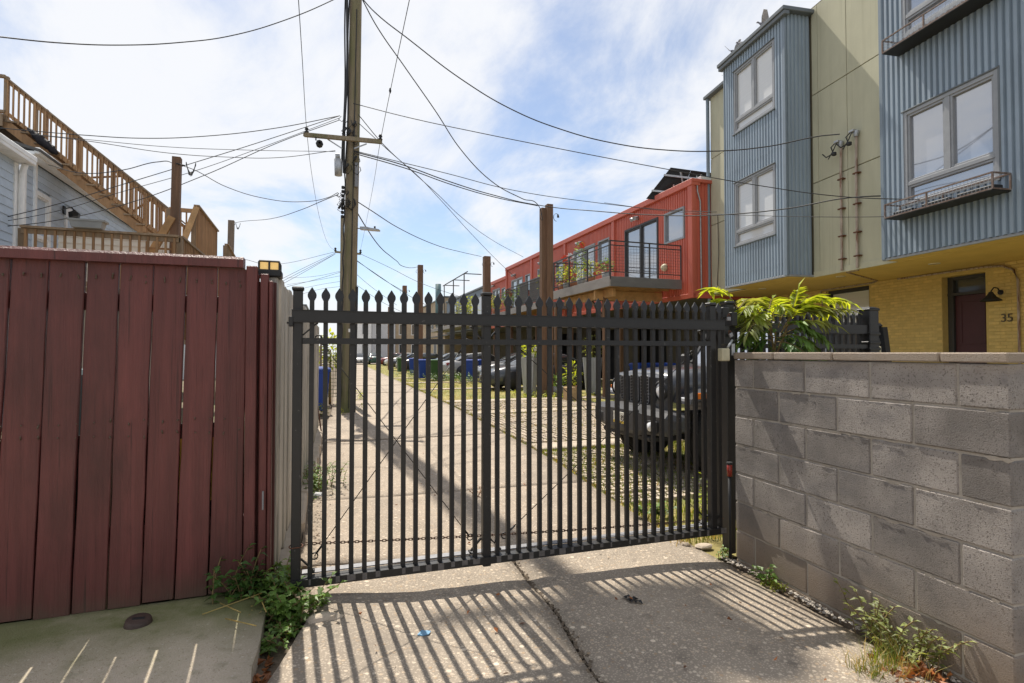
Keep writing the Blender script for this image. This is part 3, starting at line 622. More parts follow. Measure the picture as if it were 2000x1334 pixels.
# ================================================================== WEATHERED WHITE FENCE along the alley's left side
wf = thing('white_fence', 'weathered white picket board fence running along the left side of the alley', 'fence', (-.26, 7, .15))
r9 = random.Random(9); y = 3.44; bmv = []
for v in range(3):
    b = MB(); h = [.0, .004, -.003][v]; b.cbox(-.011, .011, 0, .136 + h, 0, 1.0, .003); me = b.mesh('board'); me.materials.append(M['oldwhite']); bm_fix(me); bmv.append(me)
i = 0
while y < 9.7:
    top = 1.845 + .008 * math.sin(y) + r9.uniform(-.012, .012); zb = .16 + r9.uniform(-.02, .03)
    put(bmv[i % 3], 'board', wf, (-.235 + .031 * (y - 3.44) + r9.uniform(-.004, .004), y, zb), (0, r9.uniform(-.006, .006), r9.uniform(-.03, .03)), (1, 1, top - zb)); y += .142; i += 1
for z in (.45, 1.55):
    b = MB(); b.bar((-.28, 3.44, z + .045), (-.086, 9.7, z + .045), .05, .09); b.build('back_rail', M['oldwhite'], wf)
# items glimpsed in the red fence gaps, and backing added to darken them
pw = thing('gap_backing', 'dark backing sheets added behind the red fence to darken its gaps', 'panel', (-1.5, 3.36, .1))
for a, c, h_ in ((-2.6, -1.62, 1.12), (-1.60, -1.0, .98), (-.98, -.40, 1.02)):
    b = MB(); b.ext([(a, 3.335, .06), (c, 3.335, .06), (c, 3.325, h_), (a, 3.325, h_)], (0, .012, 0)); b.build('sheet', M['dark'], pw)
b = MB(); b.cbox(-.392, -.326, RY + .03, RY + .05, .1, 1.84, .003); b.build('gap_blocker', M['redpaint'], rfn)  # boards added behind the fence end to block a bright slit
b = MB(); b.cbox(-.335, -.24, RY + .035, RY + .06, .1, 1.80, .003); b.build('gap_blocker', M['redpaint'], rfn)
b = MB(); b.box(-.80, -.45, 3.316, 3.320, .60, .94); tag(b.build('yellow_panel', M['plateyellow']), 'yellow panel seen through the narrow gaps of the red fence', 'panel')
b = MB(); b.cbox(-1.7, -1.1, 3.9, 4.3, .0, 1.3, .03); tag(b.build('teal_crate', M['teal']), 'teal box glimpsed through a gap near the left end of the red fence', 'box')
# ================================================================== FACADE TOOLS
class Fr:
    def __init__(s, o, ang):
        a = R(ang); s.o = Vector((o[0], o[1], 0)); s.d = Vector((math.sin(a), math.cos(a), 0)); s.n = Vector((-math.cos(a), math.sin(a), 0))
    def __call__(s, p): return s.o + s.d * p[0] + s.n * p[1] + Vector((0, 0, p[2]))
    def pix(s, px, py, t=0):
        d = ray(px, py); q = s.o + s.n * t; p = CAM + d * ((q - CAM).dot(s.n) / d.dot(s.n)); v = p - s.o; return v.dot(s.d), p.z
def corr(b, s0, s1, z0, z1, t, pitch, depth, holes=(), axis=0):
    """trapezoid-ribbed sheet with openings; axis 0 runs along s at offset t, axis 1 runs along t at offset s"""
    pr = [(0, 0), (.30, 0), (.42, 1), (.88, 1), (1.0, 0)]
    pts = []; x = s0
    while x < s1 - 1e-4:
        for f, h in pr[:-1]:
            if x + f * pitch < s1: pts.append((x + f * pitch, h * depth))
        x += pitch
    pts.append((s1, 0))
    for (a, h), (c, k) in zip(pts, pts[1:]):
        m_ = (a + c) / 2; iv = [(z0, z1)]
        for (ha, hb, hc, hd) in holes:
            if ha < m_ < hb:
                nv = []
                for (p, q) in iv:
                    if hc > p: nv.append((p, min(q, hc)))
                    if hd < q: nv.append((max(p, hd), q))
                iv = nv
        for p, q in iv:
            if q - p < .01: continue
            if axis == 0: vs = [(a, t + h, p), (c, t + k, p), (c, t + k, q), (a, t + h, q)]
            else: vs = [(t - h, a, p), (t - k, c, p), (t - k, c, q), (t - h, a, q)]
            b.add(vs, [(0, 1, 2, 3)])
def window(root, F, s0, s1, z0, z1, t, split=None, mull=True, fm='greyframe', pm='skyglass', fw=.06, out=.035, name='window'):
    b = MB(F)
    def fr(a, c, p, q, o=out): b.cbox(a, c, t - .08, t + o, p, q, .004)
    fr(s0, s0 + fw, z0, z1); fr(s1 - fw, s1, z0, z1); fr(s0 + fw, s1 - fw, z1 - fw, z1); fr(s0 + fw, s1 - fw, z0, z0 + fw)
    m_ = (s0 + s1) / 2; zs = split if split else z0 + fw
    if split: fr(s0 + fw, s1 - fw, split - .035, split + .035, out * .9)
    if mull: fr(m_ - .045, m_ + .045, zs + (.035 if split else 0), z1 - fw, out * .85)
    w = b.build(name, M[fm], root)
    cells = []
    top = (zs + (.035 if split else 0), z1 - fw)
    if mull: cells += [(s0 + fw, m_ - .045, *top), (m_ + .045, s1 - fw, *top)]
    else: cells += [(s0 + fw, s1 - fw, *top)]
    if split: cells.append((s0 + fw, s1 - fw, z0 + fw, split - .035))
    for a, c, p, q in cells:
        k = MB(F); e = .04
        for (u0, u1, v0, v1) in ((a, a + e, p, q), (c - e, c, p, q), (a + e, c - e, p, p + e), (a + e, c - e, q - e, q)): k.cbox(u0, u1, t - .06, t + out * .45, v0, v1, .003)
        if mull or split: k.build('sash', M[fm], w)
        k = MB(F); k.box(a + .01, c - .01, t - .045, t - .03, p + .01, q - .01); k.build('pane', M[pm], w)
    return w
def tube_(name, F, pts, r, m, parent, n=7):
    b = MB(F); b.tube(pts, r, n); return b.build(name, M[m], parent)
# ================================================================== BLUE-GREY ROW HOUSE
BF = Fr((10.16, 9.52), 8)
ZB, ZT = 3.20, 9.37; TG, T2, TY = -.69, -.40, -2.8
bh = thing('row_house', 'three storey house with blue ribbed metal bays, green panels and yellow brick below', 'house', (10.16, 9.52, 0))
def fb(name, m, *boxes, c=.006):
    b = MB(BF)
    for q in boxes: b.cbox(*q, c)
    return b.build(name, M[m], bh)
b = MB(BF); W1, W2 = (.335, 1.93, 7.275, 8.97), (.35, 1.93, 4.25, 5.95)
corr(b, 0, 2.36, ZB + .03, ZT, -.03, .105, .042, (W1, W2)); b.build('bay_cladding', M['bluemetal'], bh)
b = MB(BF); corr(b, TG, -.02, ZB + .03, ZT, .0, .105, .028, (), 1); b.build('bay_side_cladding', M['bluemetal'], bh)
b = MB(BF); rsx = random.Random(17)
for z in (3.5, 4.1, 6.3, 6.95, 9.15):
    for i in range(23): b.cyl((.05 + i * .105 + .068, .008, z + rsx.uniform(-.01, .01)), (.05 + i * .105 + .068, .020, z), .009, n=5)
stuff(b.build('screws', M['bluetrim'], bh))
fb('corner_trim', 'bluetrim', (-.05, .035, -.035, .02, ZB, ZT), (2.345, 2.40, TG, .006, ZB, ZT)); fb('edge_trim', 'greyframe', (-.05, 2.40, -.06, .012, ZB - .02, ZB + .03), (-.06, -.0, TG, -.06, ZB - .02, ZB + .03))
fb('coping', 'coping', (-.16, 2.52, -.9, .13, ZT, ZT + .10), (2.50, 4.30, -1.4, TG + .16, ZT, ZT + .10), (-.15, 2.5, -.05, .10, ZT - .10, ZT), c=.012)
window(bh, BF, *W1, -.03, 7.62, True, 'greyframe', 'blindglass'); window(bh, BF, *W2, -.03, 4.63, True, 'greyframe', 'blindglass')
for w in (W1, W2):
    for q in ((w[0] - .03, w[1] + .03, -.03, .03, w[3], w[3] + .025), (w[0] - .03, w[1] + .03, -.03, .04, w[2] - .03, w[2])): fb('window_trim', 'coping', q, c=.003)
# green panels with open joints
zj = [ZB, 5.37, 7.45, ZT + .15]; sj = [-1.95, -1.06, -.24, -.06]
fb('panel_backing', 'joint', (-9, 4.15, -1.2, TG - .03, ZB + .02, ZT + .2), c=.01)
for a, c in zip(sj, sj[1:]):
    for p, q in zip(zj, zj[1:]): fb('stucco_panel', 'stucco', (a + .006, c - .006, TG - .03, TG, p + .009, q - .009), c=.005)
for p, q in zip(zj, zj[1:]): fb('stucco_panel', 'stucco', (2.42, 4.15, TG - .03, TG, p + .009, q - .009), c=.005)
fb('panel_foot', 'stucco', (-2.2, -.06, TG - .02, TG + .012, ZB - .03, ZB + .10), c=.004)
# second bay on the right
b = MB(BF); W3, W4 = (-4.28, -2.665, 4.10, 5.86), (-4.28, -2.665, 7.25, 8.97)
corr(b, -6.6, -2.24, ZB + .03, ZT, T2, .105, .042, (W3, W4)); b.build('bay_cladding', M['bluemetal'], bh)
fb('corner_trim', 'bluetrim', (-2.24, -2.165, TG, T2 + .035, ZB, ZT)); fb('edge_trim', 'greyframe', (-6.6, -2.165, T2 - .03, T2 + .016, ZB - .02, ZB + .03))
fb('coping', 'coping', (-6.7, -2.05, -1.3, T2 + .15, ZT, ZT + .1), c=.012)
for w, sp in ((W3, 4.51), (W4, 7.62)): window(bh, BF, *w, T2, sp, True, 'greyframe', 'skyglass', .07)
for w in (W3, W4):
    for q in ((w[0] - .03, w[1] + .03, T2, T2 + .055, w[3], w[3] + .025), (w[0] - .03, w[0], T2, T2 + .05, w[2], w[3])): fb('window_trim', 'coping', q, c=.003)
for (za, zb_, lab) in ((3.895, 4.14, 'lower'), (6.98, 7.21, 'upper')):
    r0, r1, t0, t1 = -4.44, -2.60, T2 + .06, T2 + .40
    b = MB(BF)
    for z in (za, zb_):
        for (p, q) in (((r0, t1, z), (r1, t1, z)), ((r0, t0, z), (r1, t0, z)), ((r0, t0, z), (r0, t1, z)), ((r1, t0, z), (r1, t1, z))): b.bar(p, q, .022)
    for s_ in (r0, -3.40, r1):
        for t in (t0, t1): b.bar((s_, t, za), (s_, t, zb_), .022)
    rk_ = b.build('planter_rack', M['rack'], bh)
    b = MB(BF); s_ = r0
    while s_ < r1: b.bar((s_, t1, za), (s_, t1, zb_), .004); s_ += .06
    for z in (za + .06, za + .12, za + .18): b.bar((r0, t1, z), (r1, t1, z), .004); b.bar((r1, t0, z), (r1, t1, z), .004)
    for t in (t0 + .1, t0 + .2, t0 + .3): b.bar((r1, t, za), (r1, t, zb_), .004)
    stuff(b.build('wire_mesh', M['steel'], rk_))
    b = MB(BF); b.cbox(r0, r1, t0 - .04, t1 + .01, za - .025, za - .008, .003); b.build('tray', M['trimblack'], rk_)
    if lab == 'lower':
        for i, s_ in enumerate((-4.1, -3.5, -2.95)):
            b = MB(BF); b.cbox(s_ - .3 + .1 * i, s_ + .26, t0 + .08, t1 - .08, za - .005, za + .085, .01); b.build('planter_box', M['trimblack'], rk_)
# soffit, yellow brick ground floor
fb('soffit', 'soffit', (-9, 4.14, TY - .1, TG - .035, ZB - .022, ZB - .004), c=.003); fb('bay_soffit', 'soffit', (.0, 2.36, TG - .03, -.07, ZB - .018, ZB - .002), c=.003); fb('bay_soffit', 'soffit', (-6.6, -2.2, TG - .03, T2 - .035, ZB - .018, ZB - .002), c=.003)
for (px, py, t) in ((1489, 564, -1.0), (1642, 541, -1.2), (1825, 514, -1.6)):
    s_ = BF.pix(px, py, t)[0]; b = MB(BF); b.lathe([(.085, ZB - .034), (.10, ZB - .030), (.10, ZB - .018)], (s_, t, 0), 14); b.build('downlight', M['whiteframe'], bh)
DR = (-2.215, -1.32, 0, 3.05); WN = (.53, 1.93, 1.1, 3.12); OP = (2.6, 4.0, .0, 2.9)
wallb = MB(BF); hl = (DR, WN, OP)
def wall_holes(b, s0, s1, z0, z1, y0, y1, holes):
    xs = sorted({s0, s1, *[h for q in holes for h in q[:2]]})
    for a, c in zip(xs, xs[1:]):
        iv = [(z0, z1)]
        for h in holes:
            if h[0] <= a and c <= h[1]: iv = [v for (p, q) in iv for v in ((p, min(q, h[2])), (max(p, h[3]), q)) if v[1] - v[0] > .005]
        for p, q in iv: b.box(a, c, y0, y1, p, q)
wall_holes(wallb, -8, 4.15, -.2, ZB, TY - .3, TY - .008, hl); bwall = wallb.build('brick_wall', M['brickjoint'], bh)
bu = MB(BF.__class__((0, 0), 8)); bu.cbox(-.1, .1, -.01, 0, -.0285, .0285, .004)
bum = bu.mesh('brick'); bum.materials.append(M['brick']); bm_fix(bum); restb = MB(BF); rq = random.Random(21); n_ = 0; row = 0; z = ZB - .055
while z > .9:
    s_ = -5.2 + (.105 if row % 2 else 0)
    while s_ < 2.6:
        if not any(h[0] - .1 < s_ < h[1] + .1 and h[2] < z < h[3] + .03 for h in hl):
            pxx = CX + FPX * (BF((s_, TY, z)) - CAM).dot(RT) / (BF((s_, TY, z)) - CAM).dot(F2)
            if z > 1.45 and -3.0 < s_ < .6 and n_ < 300: put(bum, 'brick', bwall, BF((s_, TY + rq.uniform(-.002, .003), z + rq.uniform(-.003, .003))), (0, rq.uniform(-.012, .012), 0)); n_ += 1
            else: restb.box(s_ - .1, s_ + .1, TY - .01, TY + rq.uniform(-.002, .003), z - .0285, z + .0285)
        s_ += .21
    z -= .0675; row += 1
stuff(restb.build('bricks', M['brick'], bwall))
b = MB(BF); a, c, _, zt = DR
b.cbox(a, a + .05, TY - .26, TY - .18, .0, zt, .003); b.cbox(c - .12, c, TY - .26, TY - .16, 0, zt, .003); b.cbox(a, c, TY - .26, TY - .17, zt - .07, zt, .003); b.cbox(a, c, TY - .27, TY - .15, 2.64, 2.70, .003); dfr = b.build('door_frame', M['darkframe'], bh)
b = MB(BF); b.box(a + .05, c - .12, TY - .25, TY - .235, 2.70, zt - .07); b.build('transom_pane', M['darkglass'], dfr)
b = MB(BF); b.cbox(a + .05, c - .12, TY - .26, TY - .215, .02, 2.64, .004)
dd = b.build('door', M['maroon'], bh)
b = MB(BF); a2, c2 = a + .16, c - .23
for q in ((a2, a2 + .03, 1.62, 2.52), (c2 - .03, c2, 1.62, 2.52), (a2, c2, 1.59, 1.62), (a2, c2, 2.49, 2.52), (a2, c2, .4, .43), (a2, c2, 1.32, 1.35), (a2, a2 + .03, .4, 1.35), (c2 - .03, c2, .4, 1.35)): b.cbox(q[0], q[1], TY - .215, TY - .203, q[2], q[3], .003)
b.build('door_moulding', M['maroon'], dd)
w = window(bh, BF, *WN, TY - .12, None, False, 'darkframe', 'blindglass', .09)
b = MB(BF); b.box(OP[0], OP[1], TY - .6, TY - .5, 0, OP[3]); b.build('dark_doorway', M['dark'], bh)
# house number, wall lamp, conduits
fc = bpy.data.curves.new('house_number', 'FONT'); fc.body = '35'; fc.size = .225; fc.extrude = .008; fc.align_x = 'CENTER'
ft = bpy.data.objects.new('number_curve', fc); COL.objects.link(ft); dg = bpy.context.evaluated_depsgraph_get(); fm_ = bpy.data.meshes.new_from_object(ft.evaluated_get(dg)); bpy.data.objects.remove(ft)
fo = bpy.data.objects.new('house_number', fm_); COL.objects.link(fo); fo.parent = bh
fo.location = BF((-2.605, TY + .012, 2.015)) - wl(bh); xd = -BF.d; fo.rotation_euler = Matrix((xd, UP, BF.n)).transposed().to_euler(); fm_.materials.clear(); fm_.materials.append(M['ink'])
b = MB(BF); ls = -2.50
b.cyl((ls, TY, 2.60), (ls, TY + .02, 2.60), .05, n=12); b.tube([(ls, TY + .02, 2.60), (ls, TY + .08, 2.68), (ls, TY + .17, 2.69), (ls, TY + .24, 2.62), (ls, TY + .25, 2.56)], .012, 6); b.lathe([(.03, 2.60), (.05, 2.56), (.09, 2.50), (.165, 2.44), (.17, 2.42), (.16, 2.43), (.08, 2.49)], (ls, TY + .25, 0), 16); b.build('wall_lamp', M['trimblack'], bh)
tube_('wall_conduit', BF, [(-.3, TY + .03, 3.16), (-.9, TY + .03, 3.15), (-2.2, TY + .03, 3.14), (-2.55, TY + .03, 3.11), (-2.75, TY + .03, 3.0), (-2.82, TY + .03, 2.8), (-2.82, TY + .03, .5)], .022, 'conduit', bh)
tube_('wall_conduit', BF, [(2.0, TY + .03, 3.16), (.4, TY + .03, 3.16), (.1, TY + .2, 3.17), (-.9, TG - .1, 3.17), (-1.25, TG - .05, 3.17)], .022, 'conduit', bh)
tube_('wall_conduit', BF, [(2.05, TY + .03, 3.16), (2.1, TY + .05, 3.05), (2.0, TY + .05, 2.9), (2.0, TY + .05, 2.2)], .018, 'conduit', bh)
for s_, zt in ((-.945, 5.95), (-1.35, 6.02)):
    c_ = tube_('riser_conduit', BF, [(s_, TG + .05, zt), (s_ + .02, TG + .05, 5.3), (s_ + .02, TG + .05, 4.3), (s_ + .025, TG + .05, 3.5), (s_ + .03, TG + .05, 3.2)], .026, 'conduit', bh, 8)
    b = MB(BF)
    for z in (5.2, 4.55, 3.95, 3.45): b.cbox(s_ - .06, s_ + .09, TG + .0, TG + .085, z - .012, z + .014, .003)
    b.build('strap', M['rust'], c_)
    b = MB(BF); b.lathe([(.035, zt - .05), (.05, zt), (.055, zt + .07), (.0, zt + .10)], (s_, TG + .06, 0), 10); b.cbox(s_ - .02, s_ + .10, TG + .05, TG + .16, zt + .05, zt + .10, .01); b.build('weatherhead', M['steel'], c_)
    b = MB(BF); b.tube([(s_ + .08, TG + .13, zt + .06), (s_ + .14, TG + .18, zt - .02), (s_ + .10, TG + .16, zt - .16), (s_ + .26, TG + .2, zt - .2), (s_ + .34, TG + .22, zt - .10)], .014, 5); b.tube([(s_ + .03, TG + .13, zt + .06), (s_ + .06, TG + .2, zt - .12), (s_ + .2, TG + .2, zt - .26)], .012, 5); b.lathe([(0, -.05), (.05, -.03), (.05, .03), (0, .05)], (s_ + .08, TG + .16, zt - .18), 8); b.build('drip_loop', M['cable'], c_)
tube_('downspout', BF, [(4.2, TG + .06, ZT), (4.2, TG + .06, 2.6)], .055, 'bluetrim', bh, 8)
tube_('hanging_cable', BF, [(3.75, TG + .03, 5.6), (3.7, TG + .04, 4.4), (3.8, TG + .03, 3.5), (3.6, TG + .05, 3.15)], .010, 'cable', bh, 5)
b = MB(BF); b.box(-8.8, 4.1, -9, -1.25, ZB + .01, ZT); b.box(-8, 4.1, -9, TY - .65, -.2, ZB); b.build('back_volume', M['stucco'], bh)
# ================================================================== RED METAL ROW
RF = Fr((10.8, 13.9), .7)
rh = thing('metal_row_building', 'red-orange ribbed metal upper storey with balconies over an open carport', 'building', (10.8, 13.9, 0))
def rbx(name, m, *boxes, c=.006):
    b = MB(RF)
    for q in boxes: b.cbox(*q, c)
    return b.build(name, M[m], rh)
Z0, Z1, ZF, ZO = 3.22, 6.78, 3.70, 6.05
pil = [-.25, 4.5, 9.05, 13.45, 17.83, 21.5]
openings = []
units = [((1.517, 3.68, ZF, ZO), (.095, 1.155, 5.03, ZO)), ((6.1, 8.18, ZF, ZO), (4.85, 5.8, 5.1, ZO)), ((10.6, 12.6, ZF, 5.9), (9.25, 10.15, 4.9, 5.87)), ((14.95, 16.95, ZF, 5.85), (13.7, 14.5, 4.9, 5.85)), ((19.3, 20.9, ZF, 5.7), (18.1, 18.9, 4.8, 5.6))]
for u in units: openings += list(u)
b = MB(RF); corr(b, -.3, 17.83, Z0, Z1 - .15, 0, .12, .03, openings); corr(b, 17.83, 21.5, Z0, 6.2, 0, .12, .03, openings); b.build('cladding', M['red'], rh)
b = MB(RF); corr(b, -5.2, .0, Z0, Z1 - .05, -.30, .14, .03, (), 1); b.build('end_cladding', M['red'], rh)
rbx('fascia', 'redtrim', (-.40, 17.9, -.2, .13, Z1 - .20, Z1), (17.85, 21.6, -.2, .12, 6.08, 6.28), (-.42, -.2, -5.2, .12, Z1 - .10, Z1), c=.012)
rbx('sill_trim', 'redtrim', (-.36, 21.5, -.05, .05, Z0 - .12, Z0 + .03), (-.37, -.28, -5.2, .05, Z0 - .12, Z0 + .03))
for s_ in pil: rbx('pilaster', 'redtrim', (s_ - .12, s_ + .10, -.02, .10, Z0 - .12, (Z1 if s_ < 17.9 else 6.28) - .19), c=.01)
for i, (d_, w_) in enumerate(units):
    window(rh, RF, *d_, 0, None, True, 'greyframe' if i else 'darkframe', 'skyglass', .07, .05, 'sliding_door'); window(rh, RF, *w_, 0, None, False, 'greyframe', 'skyglass', .06, .05)
    s_ = d_[0] + 1.25; z = d_[3] + .26; b = MB(RF); b.cyl((s_, .03, z), (s_, .10, z), .07, n=10)
    for dx in (-.10, .10): b.cyl((s_ + dx * .4, .1, z - .0), (s_ + dx * 1.3, .27, z - .07), .04, .075, 10)
    b.build('flood_lamp', M['steel'], rh)
b = MB(RF); b.lathe([(.0, .0), (.12, .0), (.13, .05), (.09, .13), (0, .15)], (1.1, .03, 4.25), 12, 'y'); b.build('wall_vent', M['boxcream'], rh)
# the roof volume and the carport behind
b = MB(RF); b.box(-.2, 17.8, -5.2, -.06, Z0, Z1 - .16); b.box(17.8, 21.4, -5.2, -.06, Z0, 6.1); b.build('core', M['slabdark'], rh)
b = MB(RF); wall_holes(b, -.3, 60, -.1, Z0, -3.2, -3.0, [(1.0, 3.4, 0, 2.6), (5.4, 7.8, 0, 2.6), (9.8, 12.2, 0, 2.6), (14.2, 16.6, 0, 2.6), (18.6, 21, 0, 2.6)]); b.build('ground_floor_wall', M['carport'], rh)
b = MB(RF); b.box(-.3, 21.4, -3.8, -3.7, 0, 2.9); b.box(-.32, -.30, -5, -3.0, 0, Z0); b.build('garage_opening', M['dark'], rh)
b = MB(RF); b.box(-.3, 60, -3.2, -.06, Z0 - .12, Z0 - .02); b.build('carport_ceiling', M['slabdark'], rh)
for i, s_ in enumerate((4.5, 9.05, 13.45, 17.8, 21.4)):
    b = MB(RF); b.cbox(s_ - .08, s_ + .08, -.35, -.19, -.1, Z0 - .1, .01); b.build('carport_column', M['brownpost'], rh)
def balcony(s0, s1, tt, zf, posts, screens=()):
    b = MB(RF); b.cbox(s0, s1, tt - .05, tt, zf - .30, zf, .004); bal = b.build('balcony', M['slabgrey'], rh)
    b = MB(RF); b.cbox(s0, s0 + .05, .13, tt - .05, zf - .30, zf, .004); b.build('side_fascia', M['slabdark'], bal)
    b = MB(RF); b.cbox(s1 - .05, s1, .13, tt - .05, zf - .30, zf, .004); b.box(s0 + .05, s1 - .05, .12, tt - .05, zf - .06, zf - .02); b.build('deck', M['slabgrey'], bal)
    b = MB(RF); s_ = s0 + .3
    while s_ < s1 - .2: b.box(s_, s_ + .04, .12, tt - .06, zf - .28, zf - .06); s_ += .4
    b.build('joists', M['timber'], bal)
    b = MB(RF); zr = zf + 1.07
    for z, w in ((zr, .035), (zr - .13, .028), (zf + .14, .025)):
        b.bar((s0 + .02, tt - .03, z), (s1 - .02, tt - .03, z), w); b.bar((s0 + .02, .14, z), (s0 + .02, tt - .03, z), w); b.bar((s1 - .02, .14, z), (s1 - .02, tt - .03, z), w)
    for s_ in posts: b.bar((s_, tt - .03, zf - .1), (s_, tt - .03, zr), .04)
    for t in (.15, tt * .48): b.bar((s0 + .02, t, zf - .05), (s0 + .02, t, zr), .035)
    b.build('railing', M['darkframe'], bal)
    b = MB(RF); s_ = s0 + .02
    while s_ < s1: b.bar((s_, tt - .03, zf + .14), (s_, tt - .03, zr - .13), .005); s_ += .10
    t = .15
    while t < tt: b.bar((s0 + .02, t, zf + .14), (s0 + .02, t, zr - .13), .005); t += .10
    z = zf + .22
    while z < zr - .15: b.bar((s0 + .02, tt - .03, z), (s1 - .02, tt - .03, z), .005); b.bar((s0 + .02, .14, z), (s0 + .02, tt - .03, z), .005); z += .09
    stuff(b.build('wire_mesh', M['darkframe'], bal))
    for a, c in screens:
        b = MB(RF); z = zf + .05
        while z < zr + .05: b.cbox(a, c, tt - .09, tt - .06, z, z + .045, .002); z += .055
        b.build('privacy_screen', M['slabdark'], bal)
    return bal
balcony(.10, 4.35, 2.7, 3.71, (.12, 1.6, 3.0, 4.33)); balcony(8.05, 12.9, 1.75, 3.71, (8.07, 9.6, 11.2, 12.88), ((8.2, 9.5), (9.7, 10.9))); balcony(13.3, 17.7, 1.5, 3.71, (13.32, 15, 16.5, 17.68))
b = MB(RF); b.bar((.6, 2.25, 3.30), (4.2, 2.25, 3.30), .09, .26); b.bar((1.25, .1, 3.26), (1.25, 2.6, 3.26), .10, .30); b.build('deck_beam', M['timber'], rh)
b = MB(RF); b.bar((1.22, 2.25, -.1), (1.22, 2.25, 3.2), .12); b.bar((1.22, 2.25, 2.5), (2.1, 2.25, 3.15), .07); b.bar((5.2, 2.2, -.1), (5.2, 2.2, 3.2), .12); b.build('deck_post', M['brownpost'], rh)
rbx('white_cap', 'whiteframe', (-.36, -.1, -3.6, -.25, Z1 + .005, Z1 + .12))
tube_('drain_conduit', RF, [(-.36, -.1, Z1 + .1), (-.36, -.12, 6.4), (-.36, -.22, 6.1), (-.36, -.24, 3.5), (-.36, -.24, 3.35)], .022, 'steel', rh)
tube_('drain_conduit', RF, [(-.36, -.24, 3.38), (-.36, -2.4, 3.34)], .022, 'steel', rh)
rbx('roof_unit', 'paleblock', (3.0, 4.4, -1.6, -.6, Z1 - .1, Z1 + .30), c=.03)
# solar array: tilted dark panels on struts
so = thing('solar_array', 'dark tilted solar panel rack standing on the red building roof', 'solar panel', (11.6, 14.5, 6.8))
A_, B_2, C_2, D_2 = [Vector(v) for v in (dep(1262, 388, 18.4), dep(1310, 327, 18.0), dep(1392, 338, 17.0), dep(1392, 400, 17.4))]
nn = (B_2 - A_).cross(D_2 - A_).normalized()
for i in range(2):
    p, q = A_.lerp(D_2, i / 2), A_.lerp(D_2, (i + 1) / 2 - .01); p2, q2 = B_2.lerp(C_2, i / 2), B_2.lerp(C_2, (i + 1) / 2 - .01)
    b = MB(); b.ext([p, q, q2, p2], nn * .04); b.build('solar_panel', M['dark'], so)
for f in (.25, .75):
    b = MB(); b.bar(A_.lerp(B_2, f) - nn * .05, D_2.lerp(C_2, f) - nn * .05, .06); b.build('panel_rail', M['steel'], so)
for f in (.3, .75):
    p = A_.lerp(D_2, f).lerp(B_2.lerp(C_2, f), .9); b = MB(); b.bar(p - nn * .05, Vector((p.x + .2, p.y, 6.6)), .05); b.bar(A_.lerp(D_2, f).lerp(B_2.lerp(C_2, f), .5) - nn * .05, Vector((p.x, p.y + .3, 6.6)), .05); b.build('panel_strut', M['steel'], so)
# ================================================================== BUILDINGS FURTHER DOWN THE ALLEY
def block(name, label, cat, F, s0, s1, t0, t1, z0, z1, wallm, wins=(), roofm='coping', frame='whiteframe', pane='darkglass', extra=None):
    root = thing(name, label, cat, F((s0, t1, 0)))
    b = MB(F); b.box(s0, s1, t0, t1, z0, z1); b.build('wall', M[wallm], root)
    b = MB(F); b.cbox(s0 - .1, s1 + .1, t0 - .1, t1 + .12, z1, z1 + .14, .02); b.build('roof', M[roofm], root)
    for (a, c, p, q) in wins:
        b = MB(F)
        for u in ((a - .06, a + .02, p, q), (c - .02, c + .06, p, q), (a, c, q - .02, q + .07), (a - .08, c + .08, p - .08, p + .02)): b.box(u[0], u[1], t1 - .02, t1 + .05, u[2], u[3])
        w = b.build('window', M[frame], root); b = MB(F); b.box(a + .02, c - .02, t1 - .02, t1 + .015, p + .02, q - .02); b.build('pane', M[pane], w)
    if extra: extra(root)
    return root
def grey_extra(root):
    b = MB(RF)
    for s_ in (23.5, 27, 30.5): b.bar((s_, 1.4, 3.3), (s_, 1.4, 7.15), .07); b.bar((s_, .1, 7.15), (s_, 1.4, 7.15), .06)
    b.bar((22.5, 1.4, 7.15), (31, 1.4, 7.15), .06); b.build('pergola', M['darkframe'], root)
    b = MB(RF); b.cbox(22.2, 36, .12, 1.6, 3.35, 3.62, .01); b.build('balcony_slab', M['slabgrey'], root)
    b = MB(RF)
    for z in (4.66, 4.5, 3.8): b.bar((22.2, 1.55, z), (36, 1.55, z), .035)
    for i in range(11): b.bar((22.2 + i * 1.38, 1.55, 3.6), (22.2 + i * 1.38, 1.55, 4.66), .035)
    b.build('railing', M['darkframe'], root)
    b = MB(RF); b.cyl((37.2, .6, 4), (37.2, .6, 8.1), .28, n=14); b.build('flue', M['teal'], root)
block('grey_row_building', 'grey-blue sided building with balcony and pergola just past the red building', 'building', RF, 22, 36, -5, 0, 3.25, 6.15, 'greywall', [(23, 25, 3.7, 5.6), (26, 27, 4.6, 5.6), (28.5, 30.5, 3.7, 5.6), (32, 33, 4.6, 5.6)], 'coping', 'greyframe', 'skyglass', grey_extra)
block('tan_row_building', 'tan sided building with outside stair beyond the grey-blue one', 'building', RF, 37.8, 52, -5, -.2, 0, 6.9, 'tan', [(38.5, 39.5, 4, 5.6), (41, 42, 4, 5.6), (44, 45, 4, 5.6), (38.5, 40, .4, 2.4), (42, 43.5, .4, 2.4)])
ST = Fr((0, 81), 90)     # facades that close the far end of the view: s along +X, t towards the camera (-Y)
ST.n = Vector((0, -1, 0)); ST.d = Vector((1, 0, 0))
def rowwins(s0, s1, n): 
    w = (s1 - s0) / n; return [(s0 + w * i + w * .3, s0 + w * i + w * .7, z, z + 1.5) for i in range(n) for z in (1.2, 4.2)]
block('white_house', 'white two storey house closing the far end of the alley', 'house', ST, 3.2, 7.0, -8, 0, -.2, 6.6, 'white', rowwins(3.2, 7.0, 2))
